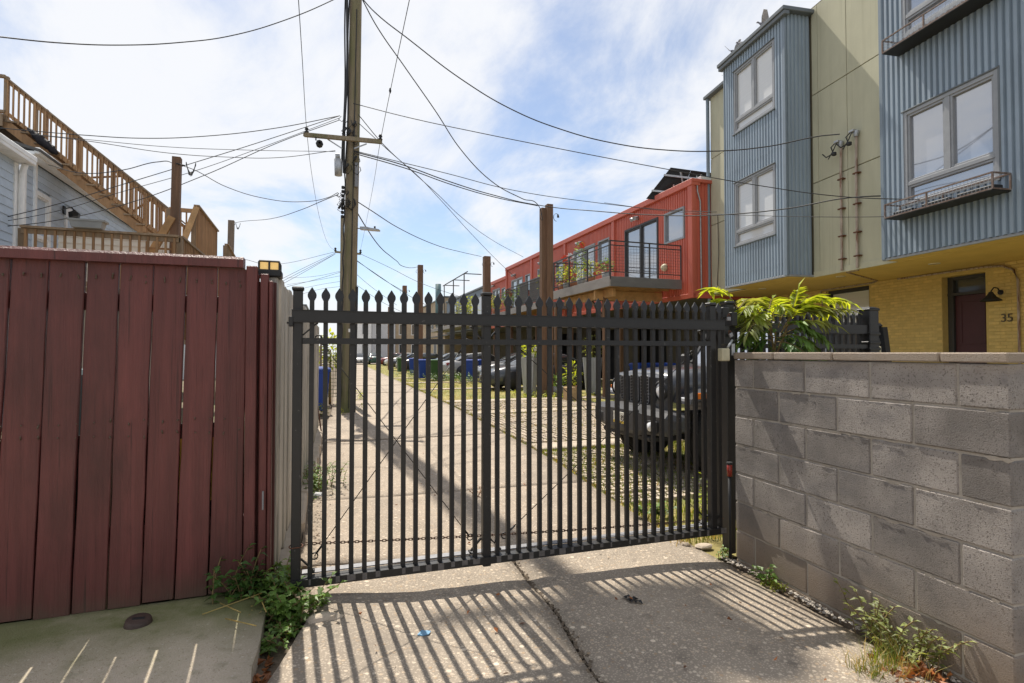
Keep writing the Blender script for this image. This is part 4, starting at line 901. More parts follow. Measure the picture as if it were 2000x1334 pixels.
block('pale_house', 'pale grey flat roofed house right of the white house at the alley end', 'house', ST, 7.05, 10.4, -8, .2, -.2, 6.1, 'paleblock', rowwins(7.05, 10.4, 2))
block('tan_house', 'tan brick house furthest right at the far alley end', 'house', ST, 10.45, 16, -8, 0, -.2, 6.9, 'tan', rowwins(10.45, 16, 3))
block('weathered_garage', 'low pale block garage left of the alley far beyond the utility pole', 'garage', Fr((-1.8, 34), 1), 0, 9, 0, 6, -.1, 3.1, 'paleblock', [(1, 2, 1, 2)])
# ================================================================== LEFT HOUSE, DECKS AND OUTSIDE STAIR
def clap(root, F, s0, s1, z0, z1, t, m='siding', holes=(), ex=.165):
    z = z0; me = {}
    while z < z1:
        iv = [(s0, s1)]
        for h in holes:
            if z + ex > h[2] and z < h[3]: iv = [v for (p, q) in iv for v in ((p, min(q, h[0])), (max(p, h[1]), q)) if v[1] - v[0] > .02]
        for p, q in iv:
            b = MB(F); b.add([(p, t + .018, z), (q, t + .018, z), (q, t + .003, min(z + ex + .01, z1 + .01)), (p, t + .003, min(z + ex + .01, z1 + .01)), (p, t - .01, z), (q, t - .01, z)], [(0, 1, 2, 3), (0, 4, 5, 1)]); b.build('siding_board', M[m], root)
        z += ex
lh = thing('clapboard_house', 'pale blue clapboard house with white trim under the outside stair', 'house', (-6.5, 16, 0))
HF = Fr((-6.5, 15.3), 0); HF.n = Vector((1, 0, 0))          # s runs away along +Y, t towards the alley
HG = Fr((-6.5, 15.3), 0); HG.d = Vector((-1, 0, 0)); HG.n = Vector((0, -1, 0))
def hpx(px, py, t=0):
    p = onx(px, py, -6.5 + t); return p.y - 15.3, p.z
hw = []
for (l, r_, tp, bt) in ((62, 96, 366, 480), (124, 148, 398, 478), (210, 226, 452, 496)):
    s0, s1 = hpx(l, 420)[0], hpx(r_, 430)[0]; z1 = (hpx(l, tp)[1] + hpx(r_, tp + 22)[1]) / 2; hw.append((s0 + .02, s1 - .02, 3.1, z1))
EV = 5.95
b = MB(HF); b.box(.03, 14, -6, -.02, 0, EV); b.build('wall', M['siding'], lh)
clap(lh, HF, .12, 14, 2.6, EV - .02, 0, 'siding', hw); clap(lh, HG, .1, 4, 2.6, EV + .3, 0)
for h in hw:
    w = window(lh, HF, h[0], h[1], h[2], h[3], 0.0, (h[2] + h[3]) / 2, False, 'white', 'darkglass', .11, .05)
b = MB(HF); b.cbox(-.03, .12, -.02, .035, 0, EV, .004); b.build('corner_board', M['white'], lh); b = MB(HF); b.cbox(-.035, -.01, -.16, .035, 0, EV, .004); b.build('corner_board', M['white'], lh)
b = MB(HF); b.cbox(-.2, 14.2, .03, .30, EV, EV + .08, .01); b.cbox(-.2, 14.2, .28, .40, EV + .03, EV + .17, .02); b.build('gutter', M['white'], lh)
b = MB(HF); b.add([(-.25, .42, EV + .12), (14.3, .42, EV + .12), (14.3, -3, EV + 1.0), (-.25, -3, EV + 1.0), (-.25, .42, EV + .06), (14.3, .42, EV + .06), (14.3, -3, EV + .9), (-.25, -3, EV + .9)], [(0, 1, 2, 3), (7, 6, 5, 4), (0, 4, 5, 1), (0, 3, 7, 4)]); b.build('roof', M['shingle'], lh)
b = MB(HF); b.cbox(.46, .56, .0, .06, 2.4, EV, .004); b.build('trim_board', M['white'], lh)
ls = hpx(122, 418); b = MB(HF); b.cbox(ls[0] - .06, ls[0] + .06, .02, .06, ls[1] + .0, ls[1] + .22, .01); b.tube([(ls[0], .06, ls[1] + .15), (ls[0], .2, ls[1] + .2), (ls[0], .26, ls[1] + .1)], .018, 6); b.lathe([(.02, ls[1] + .12), (.13, ls[1] + .05), (.13, ls[1] + .03), (.09, ls[1] - .22), (.0, ls[1] - .24)], (ls[0], .26, 0), 6, 'z', False); b.build('porch_lantern', M['trimblack'], lh)
nh = thing('house_wing', 'near clapboard house corner with white gutter and downspout at the left edge', 'house', (-6, 12, 0))
NF = Fr((-5.62, 13.0), 0); NF.n = Vector((1, 0, 0)); NB = Fr((-5.62, 13.0), 0); NB.d = Vector((-1, 0, 0)); NB.n = Vector((0, 1, 0))
b = MB(NF); b.box(-8, -.02, -5, -.02, 0, 5.15); b.build('wall', M['siding'], nh); clap(nh, NF, -3, -.1, 2.2, 5.12, 0)
b = MB(NF); b.cbox(-.12, .02, -.05, .035, 0, 5.1, .004); b.build('corner_board', M['white'], nh)
b = MB(NF); b.cbox(-8, .14, -.1, .26, 5.12, 5.20, .01); b.cbox(-8, .16, .12, .27, 5.18, 5.30, .02); b.build('gutter', M['white'], nh)
tube_('downspout', NF, [(.04, .12, 5.1), (.02, .08, 4.9), (.02, .08, 1.5)], .055, 'white', nh, 8)
# stair: treads climb to the left, away from the alley, in the plane y = 16.2..17.1
st = thing('outside_stair', 'long brown timber stair with balusters climbing left to a roof deck', 'stair', (-4, 12.5, 0))
SY0, SY1 = 16.2, 17.6
def spx(px, py, y=SY0): v = ony(px, py, y); return v.x, v.z
top, bot = spx(12, 150), spx(338, 416)                     # handrail line
sl = (bot[1] - top[1]) / (bot[0] - top[0]); L_ = bot[0] - top[0]
RH = .93
def rz(x): return top[1] + sl * (x - top[0])
balm = MB(); balm.cbox(-.017, .017, -.017, .017, 0, 1, .003); balm = balm.mesh('baluster'); balm.materials.append(M['cedar']); bm_fix(balm)
balo = balm.copy(); balo.materials.clear(); balo.materials.append(M['cedarold'])
for y in (SY0, SY1):
    b = MB(); b.bar((top[0], y, top[1] - .015), (bot[0] + .05, y, bot[1] - .015), .14, .036); b.build('handrail', M['cedarold'], st)
    for o_ in (.08, .86): b = MB(); b.bar((top[0], y, top[1] - o_), (bot[0], y, bot[1] - o_), .036, .085); b.build('rail', M['cedar'], st)
    n = int(L_ / .105)
    for i in range(n): 
        x = top[0] + (i + .5) * L_ / n
        if y == SY1 and i < n * .45: continue
        put(balm, 'baluster', st, (x, y - .03, rz(x) - .92), (0, 0, 0), (1, 1, .88))
    b = MB(); b.bar((top[0] - .05, y + (.03 if y == SY0 else -.03), top[1] - RH - .17), (bot[0], y + (.03 if y == SY0 else -.03), bot[1] - RH - .17), .04, .2); b.build('stringer', M['cedar'], st)
    for f in (0, .22, .42, .62, .82, 1):
        x = top[0] + f * L_; b = MB(); b.cbox(x - .045, x + .045, y + .0, y + .085, rz(x) - 1.1, rz(x) + (.0 if f else .02), .004); b.build('post', M['cedarold' if f == 0 else 'cedar'], st)
nst = 13
for i in range(nst):
    x = top[0] + .05 + (L_ - .05) * (i + .5) / nst; z = rz(x) - RH + .0; b = MB(); b.cbox(x - .15, x + .13, SY0 - .03, SY1 - .02, z - .02, z + .02, .004); b.build('tread', M['cedarold'], st)
    b = MB(); b.cbox(x - .145, x - .12, SY0 + .05, SY1 - .05, z - .16, z - .02, .003); b.build('riser', M['cedar'], st)
b = MB(); b.cbox(top[0] - 2.2, top[0], SY0 - .1, SY1 + 1.5, top[1] - RH - .12, top[1] - RH - .02, .01); b.cbox(top[0] - 2.2, top[0], SY0 - .12, SY0 - .08, top[1] - RH - .32, top[1] - RH - .02, .006); b.build('landing', M['cedarold'], st)
for o_ in (.0, .86): b = MB(); b.bar((top[0] - 2, SY0, top[1] - o_), (top[0], SY0, top[1] - o_), .10, .06); b.build('landing_rail', M['cedarold'], st)
for p_, q_ in ((.30, .55), (.60, .75)):                     # slatted lattice glimpsed through: far-side rail bracing
    xa, xb = top[0] + p_ * L_, top[0] + q_ * L_; b = MB(); b.bar((xa, SY1 + .05, rz(xa) - 1.0), (xb, SY1 + .05, rz(xb) - .1), .09, .03); b.build('brace', M['cedar'], st)
bg = MB(); rg2 = random.Random(4); rings = []
for i in range(14):
    f = i / 13; x = top[0] + (.14 + .17 * f) * L_ * 1.0; z = rz(x) - RH + .06; r_ = .13 * math.sin(math.pi * min(1, max(.06, f))) ** .5
    rings.append([Vector((x + rg2.uniform(-.02, .02), SY0 - .10 + r_ * math.cos(a) * rg2.uniform(.8, 1.2), z + .02 + r_ * math.sin(a) * rg2.uniform(.8, 1.3))) for a in [k_ * .7854 for k_ in range(8)]])
bg.loft(rings); tag(bg.build('string_netting', M['blackprop']), 'dark bundle of netting lying along the stair edge', 'netting')
# lower deck
dk = thing('porch_deck', 'brown timber porch deck railing just above the red fence', 'deck', (-4, 11, 0))
DYY = 10.9; d0, d1 = ony(42, 443, DYY), ony(350, 462, DYY); zr = 3.47
def drail(a, c, nme='rail'):
    a, c = Vector(a), Vector(c); b = MB(); b.bar(a, c, .13, .036); b.bar(a - UP * .06, c - UP * .06, .036, .085); b.bar(a - UP * .90, c - UP * .90, .036, .085); b.build(nme, M['cedarold'], dk)
    n = int((c - a).length / .128); u = (c - a).normalized(); nv = Vector((u.y, -u.x, 0)) * .03
    for i in range(n): put(balm, 'baluster', dk, a.lerp(c, (i + .5) / n) - UP * .95 + nv, (0, 0, math.atan2(u.y, u.x)), (1, 1, .92))
drail((d0.x, DYY, zr), (d1.x, DYY, zr)); drail((d1.x, DYY, zr), (d1.x, DYY + 4.0, zr))
for x, y in ((d0.x, DYY), (d1.x, DYY), (d1.x, DYY + 2), (d1.x, DYY + 4)):
    b = MB(); b.cbox(x - .05, x + .05, y - .0, y + .10, 0, zr - .02, .004); b.build('post', M['cedarold'], dk)
b = MB(); b.box(d0.x, d1.x, DYY + .05, DYY + 4.4, 2.42, 2.52); b.build('deck_floor', M['cedarold'], dk)
b = MB(); b.bar((d1.x - .9, DYY + .6, 2.55), (d1.x - .25, DYY + .6, 3.95), .12, .05, (0, 1, 0)); b.bar((d1.x - .9, DYY + .75, 2.55), (d1.x - .25, DYY + .75, 3.95), .06, .05); b.build('sloping_board', M['timber'], dk)
b = MB()
for i in range(7): b.bar((d1.x - .55, DYY + .25, 2.5 + i * .13), (d1.x - .15, DYY + .25, 2.5 + i * .13), .03)
b.bar((d1.x - .55, DYY + .25, 2.4), (d1.x - .55, DYY + .25, 3.4), .04); b.bar((d1.x - .15, DYY + .25, 2.4), (d1.x - .15, DYY + .25, 3.4), .04); b.build('ladder', M['cedar'], dk)
cw = thing('cream_sided_shed', 'cream clapboard wall standing behind the porch deck railing', 'shed', (-4.5, 14, 0))
CF = Fr((-4.7, 12.4), 0); CF.d = Vector((1, 0, 0)); CF.n = Vector((0, -1, 0))
b = MB(CF); b.box(.02, 1.7, -.8, -.02, 0, 3.72); b.build('wall', M['siding2'], cw); clap(cw, CF, 0, 1.7, 2.3, 3.7, 0, 'siding2', (), .12)
wbx = thing('window_box', 'grey plastic planter trough hung on the porch deck railing', 'planter', ony(175, 445, DYY - .08))
p = ony(172, 436, DYY - .1); b = MB(); rings = [[(p.x - .24 * k_, p.y - .10 * k_, p.z + z), (p.x + .24 * k_, p.y - .10 * k_, p.z + z), (p.x + .24 * k_, p.y + .10 * k_, p.z + z), (p.x - .24 * k_, p.y + .10 * k_, p.z + z)] for z, k_ in ((-.09, .85), (.02, .97), (.02, 1.08), (.05, 1.1))]; b.loft(rings, True, True, False); b.build('trough', M['greypot'], wbx)
# further yards: deck screens seen between the two service posts
sd2 = thing('deck_screen', 'brown slatted deck balustrade between the two timber service posts', 'deck', (-3.2, 15, 0))
def screen(x, y0, y1, z0a, z0b, z1a, z1b, m):
    n = int(abs(y1 - y0) / .13)
    for i in range(n + 1):
        t = i / n; put(m, 'baluster', sd2, (x, y0 + (y1 - y0) * t, z0a + (z0b - z0a) * t), (0, 0, 0), (1, 1, (z1a + (z1b - z1a) * t) - (z0a + (z0b - z0a) * t)))
    b = MB(); b.bar((x, y0, z1a), (x, y1, z1b), .13, .04); b.build('handrail', M['cedarold'], sd2); b = MB(); b.bar((x, y0, z0a + .05), (x, y1, z0b + .05), .05, .09); b.build('rail', M['cedarold'], sd2)
screen(-3.0, 15.4, 18.2, 3.2, 3.2, 5.15, 5.1, balm); screen(-3.0, 20.0, 24.5, 3.2, 3.0, 5.05, 4.6, balo); screen(-2.9, 13.6, 17.5, 1.6, 1.6, 3.55, 3.0, balm)
b = MB(); b.bar((-3.35, 14.6, 3.3), (-3.0, 15.4, 5.1), .13, .05, (0, 1, 0)); b.build('sloping_board', M['timber'], sd2)
for z_ in (5.0, 4.1): b = MB(); b.bar((-3.6, 15.4, z_), (-3.0, 15.4, z_), .05, .10); b.build('rail', M['cedar'], sd2)
for i in range(5): put(balm, 'baluster', sd2, (-3.6 + i * .125, 15.42, 4.1), (0, 0, 0), (1, 1, .92))
b = MB(); b.cbox(-2.97, -2.9, 15.5, 18.2, 3.2, 3.55, .01); b.build('fascia_board', M['timber'], sd2)
b = MB()
for x, y in ((-3.05, 15.4), (-3.05, 18.2), (-3.05, 20), (-3.05, 24.5), (-3.6, 15.4)): b.cbox(x - .05, x + .05, y - .05, y + .05, 0, 5.0, .004)
b.build('post', M['cedarold'], sd2)
b = MB(); b.box(-6, -3.05, 15.4, 18.2, 3.15, 3.3); b.box(-6, -3.05, 20, 24.5, 2.95, 3.1); b.build('deck_floor', M['cedarold'], sd2)
for label, px, tp, Yc, w_, m_ in (('tall brown timber service post rising in front of the stair', 346, 308, 11.6, .14, 'brownpost'), ('weathered grey-brown service post left of the fence lantern', 452, 431, 23.4, .21, 'greypost')):
    p = ony(px, tp, Yc); t = thing('service_post', label, 'post', (p.x, p.y, 0)); b = MB(); b.loft([[(p.x + dx * w_ / 2 + (p.z - z) * -.012, p.y + dy * w_ / 2, z) for dx, dy in ((-1, -1), (1, -1), (1, 1), (-1, 1))] for z in (0, p.z)], True, True, False); b.build('post', M[m_], t)
    b = MB(); q = p + Vector((.14, -.05, -.15))
    b.cyl(p + Vector((0, -.1, -.14)), q, .012, n=6)
    for k_ in range(3): b.tube([q + Vector((.02 + .16 * (u / 8), 0, .03 - (.16 + .05 * k_) * math.sin(math.pi * u / 8) + .02 * k_)) for u in range(9)], .008, 5)
    b.cyl(q + Vector((.06, 0, -.15)), q + Vector((.12, 0, -.15)), .018, n=6); b.build('cable_fittings', M['cable'], t)
# ================================================================== UTILITY POLES
def pole(name, label, base, tip_dir, h, r0, r1, m='polewood', cat='utility pole'):
    t = thing(name, label, cat, base); b = MB(); n = 10; a = Vector(base) - Vector((0, 0, .1)); rr_ = random.Random(int(h * 7))
    b.tube([a + tip_dir * (h * i / n) + Vector((rr_.uniform(-.006, .006), rr_.uniform(-.006, .006), 0)) for i in range(n + 1)], 1, 14, lambda f: r0 + (r1 - r0) * f)
    b.build('pole', M[m], t); return t
pb0 = Vector((.60, 13.4, 0)); pt_ = ony(695, 0, 13.4); pd = (pt_ - pb0) / (pt_ - pb0).z
up = pole('utility_pole', 'tall leaning wooden utility pole on the left edge of the alley, greenish at the foot', pb0, pd, 19.6, .175, .110)
def onp(z): return pb0 + pd * z
def PD(px, py, d=12.75): return dep(px, py, d)
b = MB(); b.bar(PD(594, 263, 12.7), PD(745, 277, 12.45), .08, .09); b.build('crossarm', M['polewood'], up)
b = MB(); b.bar(PD(640, 272, 12.7), PD(668, 290, 12.6), .012, .03); b.bar(PD(716, 281, 12.5), PD(692, 290, 12.6), .012, .03); b.build('arm_brace', M['steel'], up)
def insul(p, parent, k=1.): 
    b = MB(); b.lathe([(.012 * k, -.06 * k), (.03 * k, -.02 * k), (.045 * k, 0), (.02 * k, .03 * k), (.04 * k, .05 * k), (.025 * k, .09 * k), (0, .1 * k)], p, 8); b.build('insulator', M['trimblack'], parent)
insul(PD(599, 258, 12.7), up, 1.2); insul(PD(743, 272, 12.45), up, 1.2)
b = MB(); b.bar(PD(617, 268, 12.6), PD(617, 274, 12.6), .03); b.lathe([(.03, -.09), (.075, -.07), (.085, -.02), (.05, 0), (.085, .02), (.075, .07), (.03, .09)], PD(624, 281, 12.6), 8, 'y', False); b.build('cutout', M['trimblack'], up)
b = MB(); L3 = [PD(660, 311, 12.55), PD(661, 343, 12.55)]; b.cyl(L3[0], L3[1], .085, n=12); b.cyl(PD(659, 300, 12.5), PD(660, 311, 12.55), .05, .06, 10); b.build('splice_can', M['steel'], up)
b = MB(); b.cbox(*[v for q in ((PD(693, 340).x, PD(700, 340).x),) for v in q], 13.2, 13.32, PD(697, 364).z, PD(697, 316).z, .01); b.build('riser_box', M['zincrail'], up)
b = MB()
for k_, dx in enumerate((-.19, -.23, -.15)):
    b.tube([onp(z) + Vector((dx + .02 * math.sin(z * 1.7 + k_), -.12 + .02 * k_, 0)) for z in [9.9 + .35 * i for i in range(-12, 16)]], .020 if k_ else .032, 6)
b.build('cable_bundle', M['cable'], up)
b = MB(); b.tube([onp(z) + Vector((-.17 - .012 * math.sin(z * 9), -.13, 0)) for z in [.3 + .12 * i for i in range(48)]], .016, 5); b.tube([onp(z) + Vector((.02, -.175 + .012 * (z / 6), 0)) for z in [.1 + .3 * i for i in range(33)]], .012, 5); b.tube([onp(z) + Vector((.16, -.1, 0)) for z in [0, 1.5, 3]], .03, 8); b.build('riser_cable', M['cable'], up)
rc = random.Random(6); b = MB()
for k_ in range(26):                                       # tangle of splices and drip loops by the crossarm
    z = rc.choice([5.95, 6.6, 6.75, 6.95, 4.9, 5.1]) + rc.uniform(-.15, .15); s_ = rc.uniform(.05, .16); a = onp(z) + Vector((rc.uniform(-.32, .10), -.16, 0))
    b.tube([a, a + Vector((-s_ * .6, -.03, -s_)), a + Vector((s_ * .2, -.05, -1.6 * s_)), a + Vector((s_ * .9, -.02, -.5 * s_)), a + Vector((s_ * .7, 0, .3 * s_))], .009, 4)
    if k_ % 3 == 0: b.cyl(a + Vector((-.03, -.03, -.06)), a + Vector((.03, -.03, .05)), .028, n=6)
b.build('drip_loops', M['cable'], up)
b = MB()
for z in (5.35, 5.25, 5.15, 5.05, 4.95, 4.85, 4.75, 4.65): b.lathe([(.0, -.045), (.035, -.03), (.035, .03), (0, .045)], onp(z) + Vector((-.21, -.12, 0)), 6)
b.build('terminal_string', M['cable'], up)
b = MB(); q = onp(1.95); b.box(q.x - .02, q.x + .03, q.y - .19, q.y - .18, 1.90, 1.98); b.build('pole_tag', M['white'], up)
# upper equipment, out of the frame: its shade lies on the driveway
for z in (18.0, 16.2):
    b = MB(); b.bar(onp(z) + Vector((-.95, -.14, 0)), onp(z) + Vector((.95, -.14, 0)), .09, .11); b.build('crossarm', M['polewood'], up)
for dx in (.42, -.12):
    b = MB(); c_ = onp(16.9 if dx > 0 else 16.6) + Vector((dx, -.34 if dx < 0 else -.1, 0)); b.lathe([(0, -.52), (.27, -.5), (.29, -.45), (.29, .42), (.25, .5), (.08, .54), (.06, .7), (0, .7)], c_, 16); b.build('transformer', M['steel'], up)
sl_ = thing('street_lamp', 'flat grey street lamp head on a short arm beside the utility pole', 'street lamp', PD(705, 447, 13.0))
b = MB(); b.cyl(PD(684, 446, 13.1), PD(706, 446, 13.0), .014, n=6); b.build('arm', M['steel'], sl_)
a_, c_ = PD(704, 446, 13.0), PD(742, 449, 13.0); u = (c_ - a_).normalized(); q = Vector((-u.y, u.x, 0))
b = MB(); rings = []
for f, w, h0, h1 in ((0, .05, -.035, .035), (.35, .07, -.03, .04), (.5, .09, -.03, .02), (.95, .09, -.028, .0), (1, .05, -.02, -.005)):
    p = a_.lerp(c_, f); rings.append([p + q * w + UP * h0, p - q * w + UP * h0, p - q * w + UP * h1, p + q * w + UP * h1])
b.loft(rings, True, True, False); b.build('lamp_head', M['steel'], sl_); b = MB(); b.cyl(PD(732, 446, 13.0), PD(732, 442, 13.0), .022, n=8); b.build('photocell', M['trimblack'], sl_)
fp0 = Vector((1.25, 36.5, 0)); fpo = pole('utility_pole', 'second wooden utility pole far down the alley behind the leaning one', fp0, Vector((0, 0, 1)), 10.5, .15, .11)
b = MB(); a_, c_ = dep(655, 492, 35), dep(704, 496, 34.6); b.bar(a_, c_, .1, .12); b.build('crossarm', M['polewood'], fpo); insul(a_ + UP * .1, fpo, 2); insul(c_ + UP * .1, fpo, 2)
gp_ = pole('utility_pole', 'slim grey pole standing directly behind the leaning utility pole', Vector((.80, 15.2, 0)), Vector((.004, 0, 1)), 4.6, .085, .075, 'greypost')
def sqpost(label, bx, by, topz, w, m='brownpost', twin=None, group=None):
    t = thing('timber_post', label, 'post', (bx, by, 0), group); b = MB(); rr_ = random.Random(int(by * 3))
    b.cbox(bx - w / 2, bx + w / 2, by - w / 2, by + w / 2, -.1, topz, .006); b.build('post', M[m], t)
    if twin: b = MB(); b.cbox(bx - w / 2 + twin[0], bx + w / 2 + twin[0], by - w / 2 + twin[1], by + w / 2 + twin[1], -.1, topz - .12, .006); b.build('post', M[m], t)
    b = MB(); p = Vector((bx + w / 2, by - w / 2, topz - .45))
    b.tube([p + Vector((.10 * (1 - math.cos(a)), -.03, .13 * math.sin(a))) for a in [i * .5236 - 1.57 for i in range(10)]], .010, 5); b.tube([p + Vector((-.42 - .08 * math.sin(a), -.03, .1 - .08 * a)) for a in [i * .4 for i in range(9)]], .010, 5); b.cyl(p + Vector((.16, -.03, .1)), p + Vector((.16, -.03, .0)), .03, n=6)
    b.build('cable_loops', M['cable'], t); return t
sqpost('pair of tall brown timber posts standing together in front of the red balcony', 7.22, 16.5, 6.42, .21, 'brownpost', (-.165, .10))
sqpost('brown timber post with cable loop left of the red building end', 8.55, 28.1, 6.72, .36, 'brownpost'); sqpost('dark reddish timber post rising above the parked cars', 6.38, 36.6, 7.45, .34, 'redtrim' if False else 'brownpost')
sqpost('short brown timber post with cables further left down the alley', 5.74, 39.5, 6.35, .3, 'brownpost'); sqpost('reddish timber post furthest down the row of posts', 5.6, 47, 5.4, .34, 'brownpost')
# ================================================================== OVERHEAD WIRES
WC = {}
def wire(label, pts, r=.009, cat='cable', name='overhead_wire', group=None):
    P = [dep(*p) for p in pts]; cu = bpy.data.curves.new(name, 'CURVE'); cu.dimensions = '3D'; cu.bevel_depth = r; cu.bevel_resolution = 1; cu.resolution_u = 10
    sp = cu.splines.new('BEZIER'); sp.bezier_points.add(len(P) - 1)
    for bp_, p in zip(sp.bezier_points, P): bp_.co = p; bp_.handle_left_type = bp_.handle_right_type = 'AUTO'
    o = bpy.data.objects.new(name, cu); COL.objects.link(o); cu.materials.append(M['cable'])
    dg = bpy.context.evaluated_depsgraph_get(); dg.update(); me = bpy.data.meshes.new_from_object(o.evaluated_get(dg)); bpy.data.objects.remove(o)
    me.materials.clear(); me.materials.append(M['cable'])
    o = bpy.data.objects.new(name, me); COL.objects.link(o); return tag(o, label, cat, group)
wire2 = wire
wire2('thick black cable sagging across the upper left sky to the pole top', [(-80, 62, 7), (0, 72, 7.6), (120, 84, 8.4), (240, 88, 9.3), (350, 83, 10.2), (450, 70, 11.1), (560, 38, 12), (650, 0, 12.6), (700, -26, 12.7)], .011)
wire2('thin line dropping from the top edge past the left end of the crossarm', [(583, 0, 7.6), (590, 110, 9.6), (599, 254, 12.7), (612, 360, 17), (628, 440, 23), (642, 478, 29), (655, 490, 35)], .006)
wire2('thin line from the top edge past the right end of the crossarm, bird perched', [(800, -2, 7.6), (768, 150, 9.8), (744, 270, 12.45), (732, 345, 17), (718, 420, 24), (708, 470, 30), (703, 492, 34.6)], .006)
wire2('wire bowing from the pole across the stair to the left edge, topmost of its fan', [(0, 250, 11), (165, 264, 11.3), (280, 270, 11.6), (400, 266, 12), (540, 250, 12.4), (664, 226, 12.6)], .009)
wire2('wire running nearly level from the pole to the stair just under the topmost one', [(60, 262, 11), (165, 272, 11.2), (330, 287, 11.6), (480, 293, 12), (655, 296, 12.5)], .006)
wire2('wire sagging gently below the level one left of the pole', [(60, 262, 11), (175, 276, 11.2), (330, 299, 11.6), (450, 307, 12), (540, 308, 12.2), (655, 294, 12.5)], .007)
wire2('diagonal wire from the pole down to the lower left, upper of three', [(-40, 436, 10), (100, 402, 10.4), (240, 360, 11), (365, 322, 11.6), (500, 280, 12.1), (664, 226, 12.6)], .008)
wire2('diagonal wire from the pole down to the lower left, middle of three', [(-40, 440, 10), (100, 415, 10.4), (240, 374, 11), (380, 334, 11.6), (500, 292, 12.1), (664, 230, 12.6)], .006)
wire2('diagonal wire from the pole down to the lower left, steepest and lowest of three', [(-40, 446, 10), (100, 432, 10.4), (250, 397, 11), (400, 342, 11.6), (540, 280, 12.2), (664, 234, 12.6)], .008)
wire2('short service drop curving from the tall brown post to the house roof', [(345, 330, 11.2), (335, 318, 11.2), (310, 316, 11.3), (240, 332, 11.6), (160, 338, 12), (95, 322, 12.4)], .009)
wire2('cable sagging from the tall brown post to the pole at mid height', [(352, 322, 11.4), (380, 332, 11.5), (440, 364, 11.8), (520, 388, 12.2), (590, 394, 12.5), (640, 386, 12.7), (660, 376, 12.75)], .008)
wire2('cable from the pole down to the grey service post by the fence lantern', [(455, 436, 22.8), (470, 433, 22), (530, 427, 18.5), (590, 409, 15), (640, 388, 13), (660, 380, 12.8)], .009)
for i, (a, b_, c_) in enumerate((((520, 560), (600, 520), (655, 494)), ((520, 572), (600, 528), (655, 496)), ((470, 505), (540, 516), (655, 492)), ((455, 600), (560, 545), (655, 496)), ((560, 560), (620, 545), (664, 532)))):
    wire2(('topmost distant wire fanning left from the far pole crossarm', 'second distant wire just under the topmost left of the far crossarm', 'nearly level distant wire from the grey service post to the far pole', 'steep distant wire rising from the lantern to the far crossarm', 'lowest distant wire meeting the leaning pole left of it')[i], [(*a, 30), (*b_, 33), (*c_, 35)], .012, group='far wires left of the pole')
for i, y in enumerate((543, 556, 571, 585)):
    wire2('faint distant wire behind the gate end post, %s of four' % ('highest', 'second highest', 'second lowest', 'lowest')[i], [(560, y, 55), (620, y - 4 - 5 * i, 50), (668, y - 14 - 4 * i, 47)], .013, group='faint wires behind the gate post')
wire2('heavy twisted cable from the pole top sweeping right to the green wall', [(700, -12, 12.5), (730, 22, 12.5), (800, 78, 12.6), (900, 154, 12.8), (1000, 214, 12.9), (1100, 254, 13), (1200, 280, 13), (1300, 293, 12.9), (1400, 295, 12.6), (1500, 286, 12.1), (1600, 266, 11.5), (1640, 262, 11.2)], .013)
wire2('heavy cable swooping steeply from the pole top to the twin brown posts', [(704, -8, 12.5), (735, 50, 12.8), (790, 130, 13.3), (850, 216, 14), (900, 292, 14.8), (960, 354, 15.8), (1020, 388, 16.9), (1052, 402, 17.6), (1060, 430, 17.6)], .013)
wire2('long thin cable descending across the sky over the solar rack to the right', [(690, 202, 12.6), (800, 230, 12.5), (930, 258, 12.4), (1100, 292, 12.2), (1300, 330, 11.8), (1480, 362, 11.2), (1645, 384, 10.4), (1800, 390, 9.6), (2040, 397, 8.6)], .009)
wire2('bundled cable running from the pole low over the twin posts to the blue bay', [(690, 296, 12.6), (780, 320, 13), (870, 352, 14), (960, 380, 15.4), (1060, 402, 16.9), (1160, 412, 15.8), (1280, 420, 14.5), (1400, 420, 13.2), (1540, 407, 11.9), (1660, 386, 10.9), (1800, 382, 10), (2040, 372, 8.6)], .013)
wire2('thin cable just above the bundled cable running to the red building', [(690, 294, 12.6), (780, 316, 13), (870, 338, 13.9), (1000, 371, 15), (1150, 394, 15.6), (1300, 410, 15.2), (1400, 414, 14.2)], .009)
wire2('lowest thin cable crossing the green wall to the right edge', [(1180, 396, 15.4), (1300, 412, 14.6), (1400, 418, 13.4), (1560, 423, 11.6), (1740, 423, 10.2), (1900, 417, 9.2), (2040, 411, 8.6)], .007)
wire2('second thin cable hugging the bundled cable from pole to twin posts', [(690, 299, 12.6), (790, 328, 13.2), (880, 360, 14.2), (970, 386, 15.6), (1050, 402, 16.8)], .012)
wire2('wire from the crossarm dropping right to the red roof, upper of two', [(700, 224, 12.6), (745, 278, 12.9), (800, 330, 14), (850, 375, 16), (900, 423, 19), (960, 468, 23), (1022, 502, 27)], .009)
wire2('wire from the crossarm dropping right into the balcony, lower of two', [(700, 240, 12.6), (760, 295, 13.1), (810, 338, 14), (860, 390, 16), (920, 456, 19), (990, 527, 23), (1010, 545, 24)], .008)
wire2('drop cable from the pole to the brown post left of the red building', [(692, 390, 12.8), (720, 408, 13.6), (780, 446, 16.5), (850, 478, 20.5), (900, 492, 25), (940, 501, 29)], .012)
wire2('kinked cable from the pole past the street lamp to the reddish post', [(690, 402, 12.8), (715, 444, 15), (742, 482, 19), (766, 503, 24), (778, 513, 27), (780, 516, 27.2), (800, 523, 32), (818, 521, 36.5)], .016)
wire2('distant wire falling right from the far crossarm, upper', [(700, 494, 34.6), (760, 522, 34), (820, 552, 33), (900, 580, 32)], .014); wire2('distant wire falling right from the far crossarm, lower', [(688, 504, 35), (730, 532, 36), (780, 566, 38), (840, 600, 42)], .016)
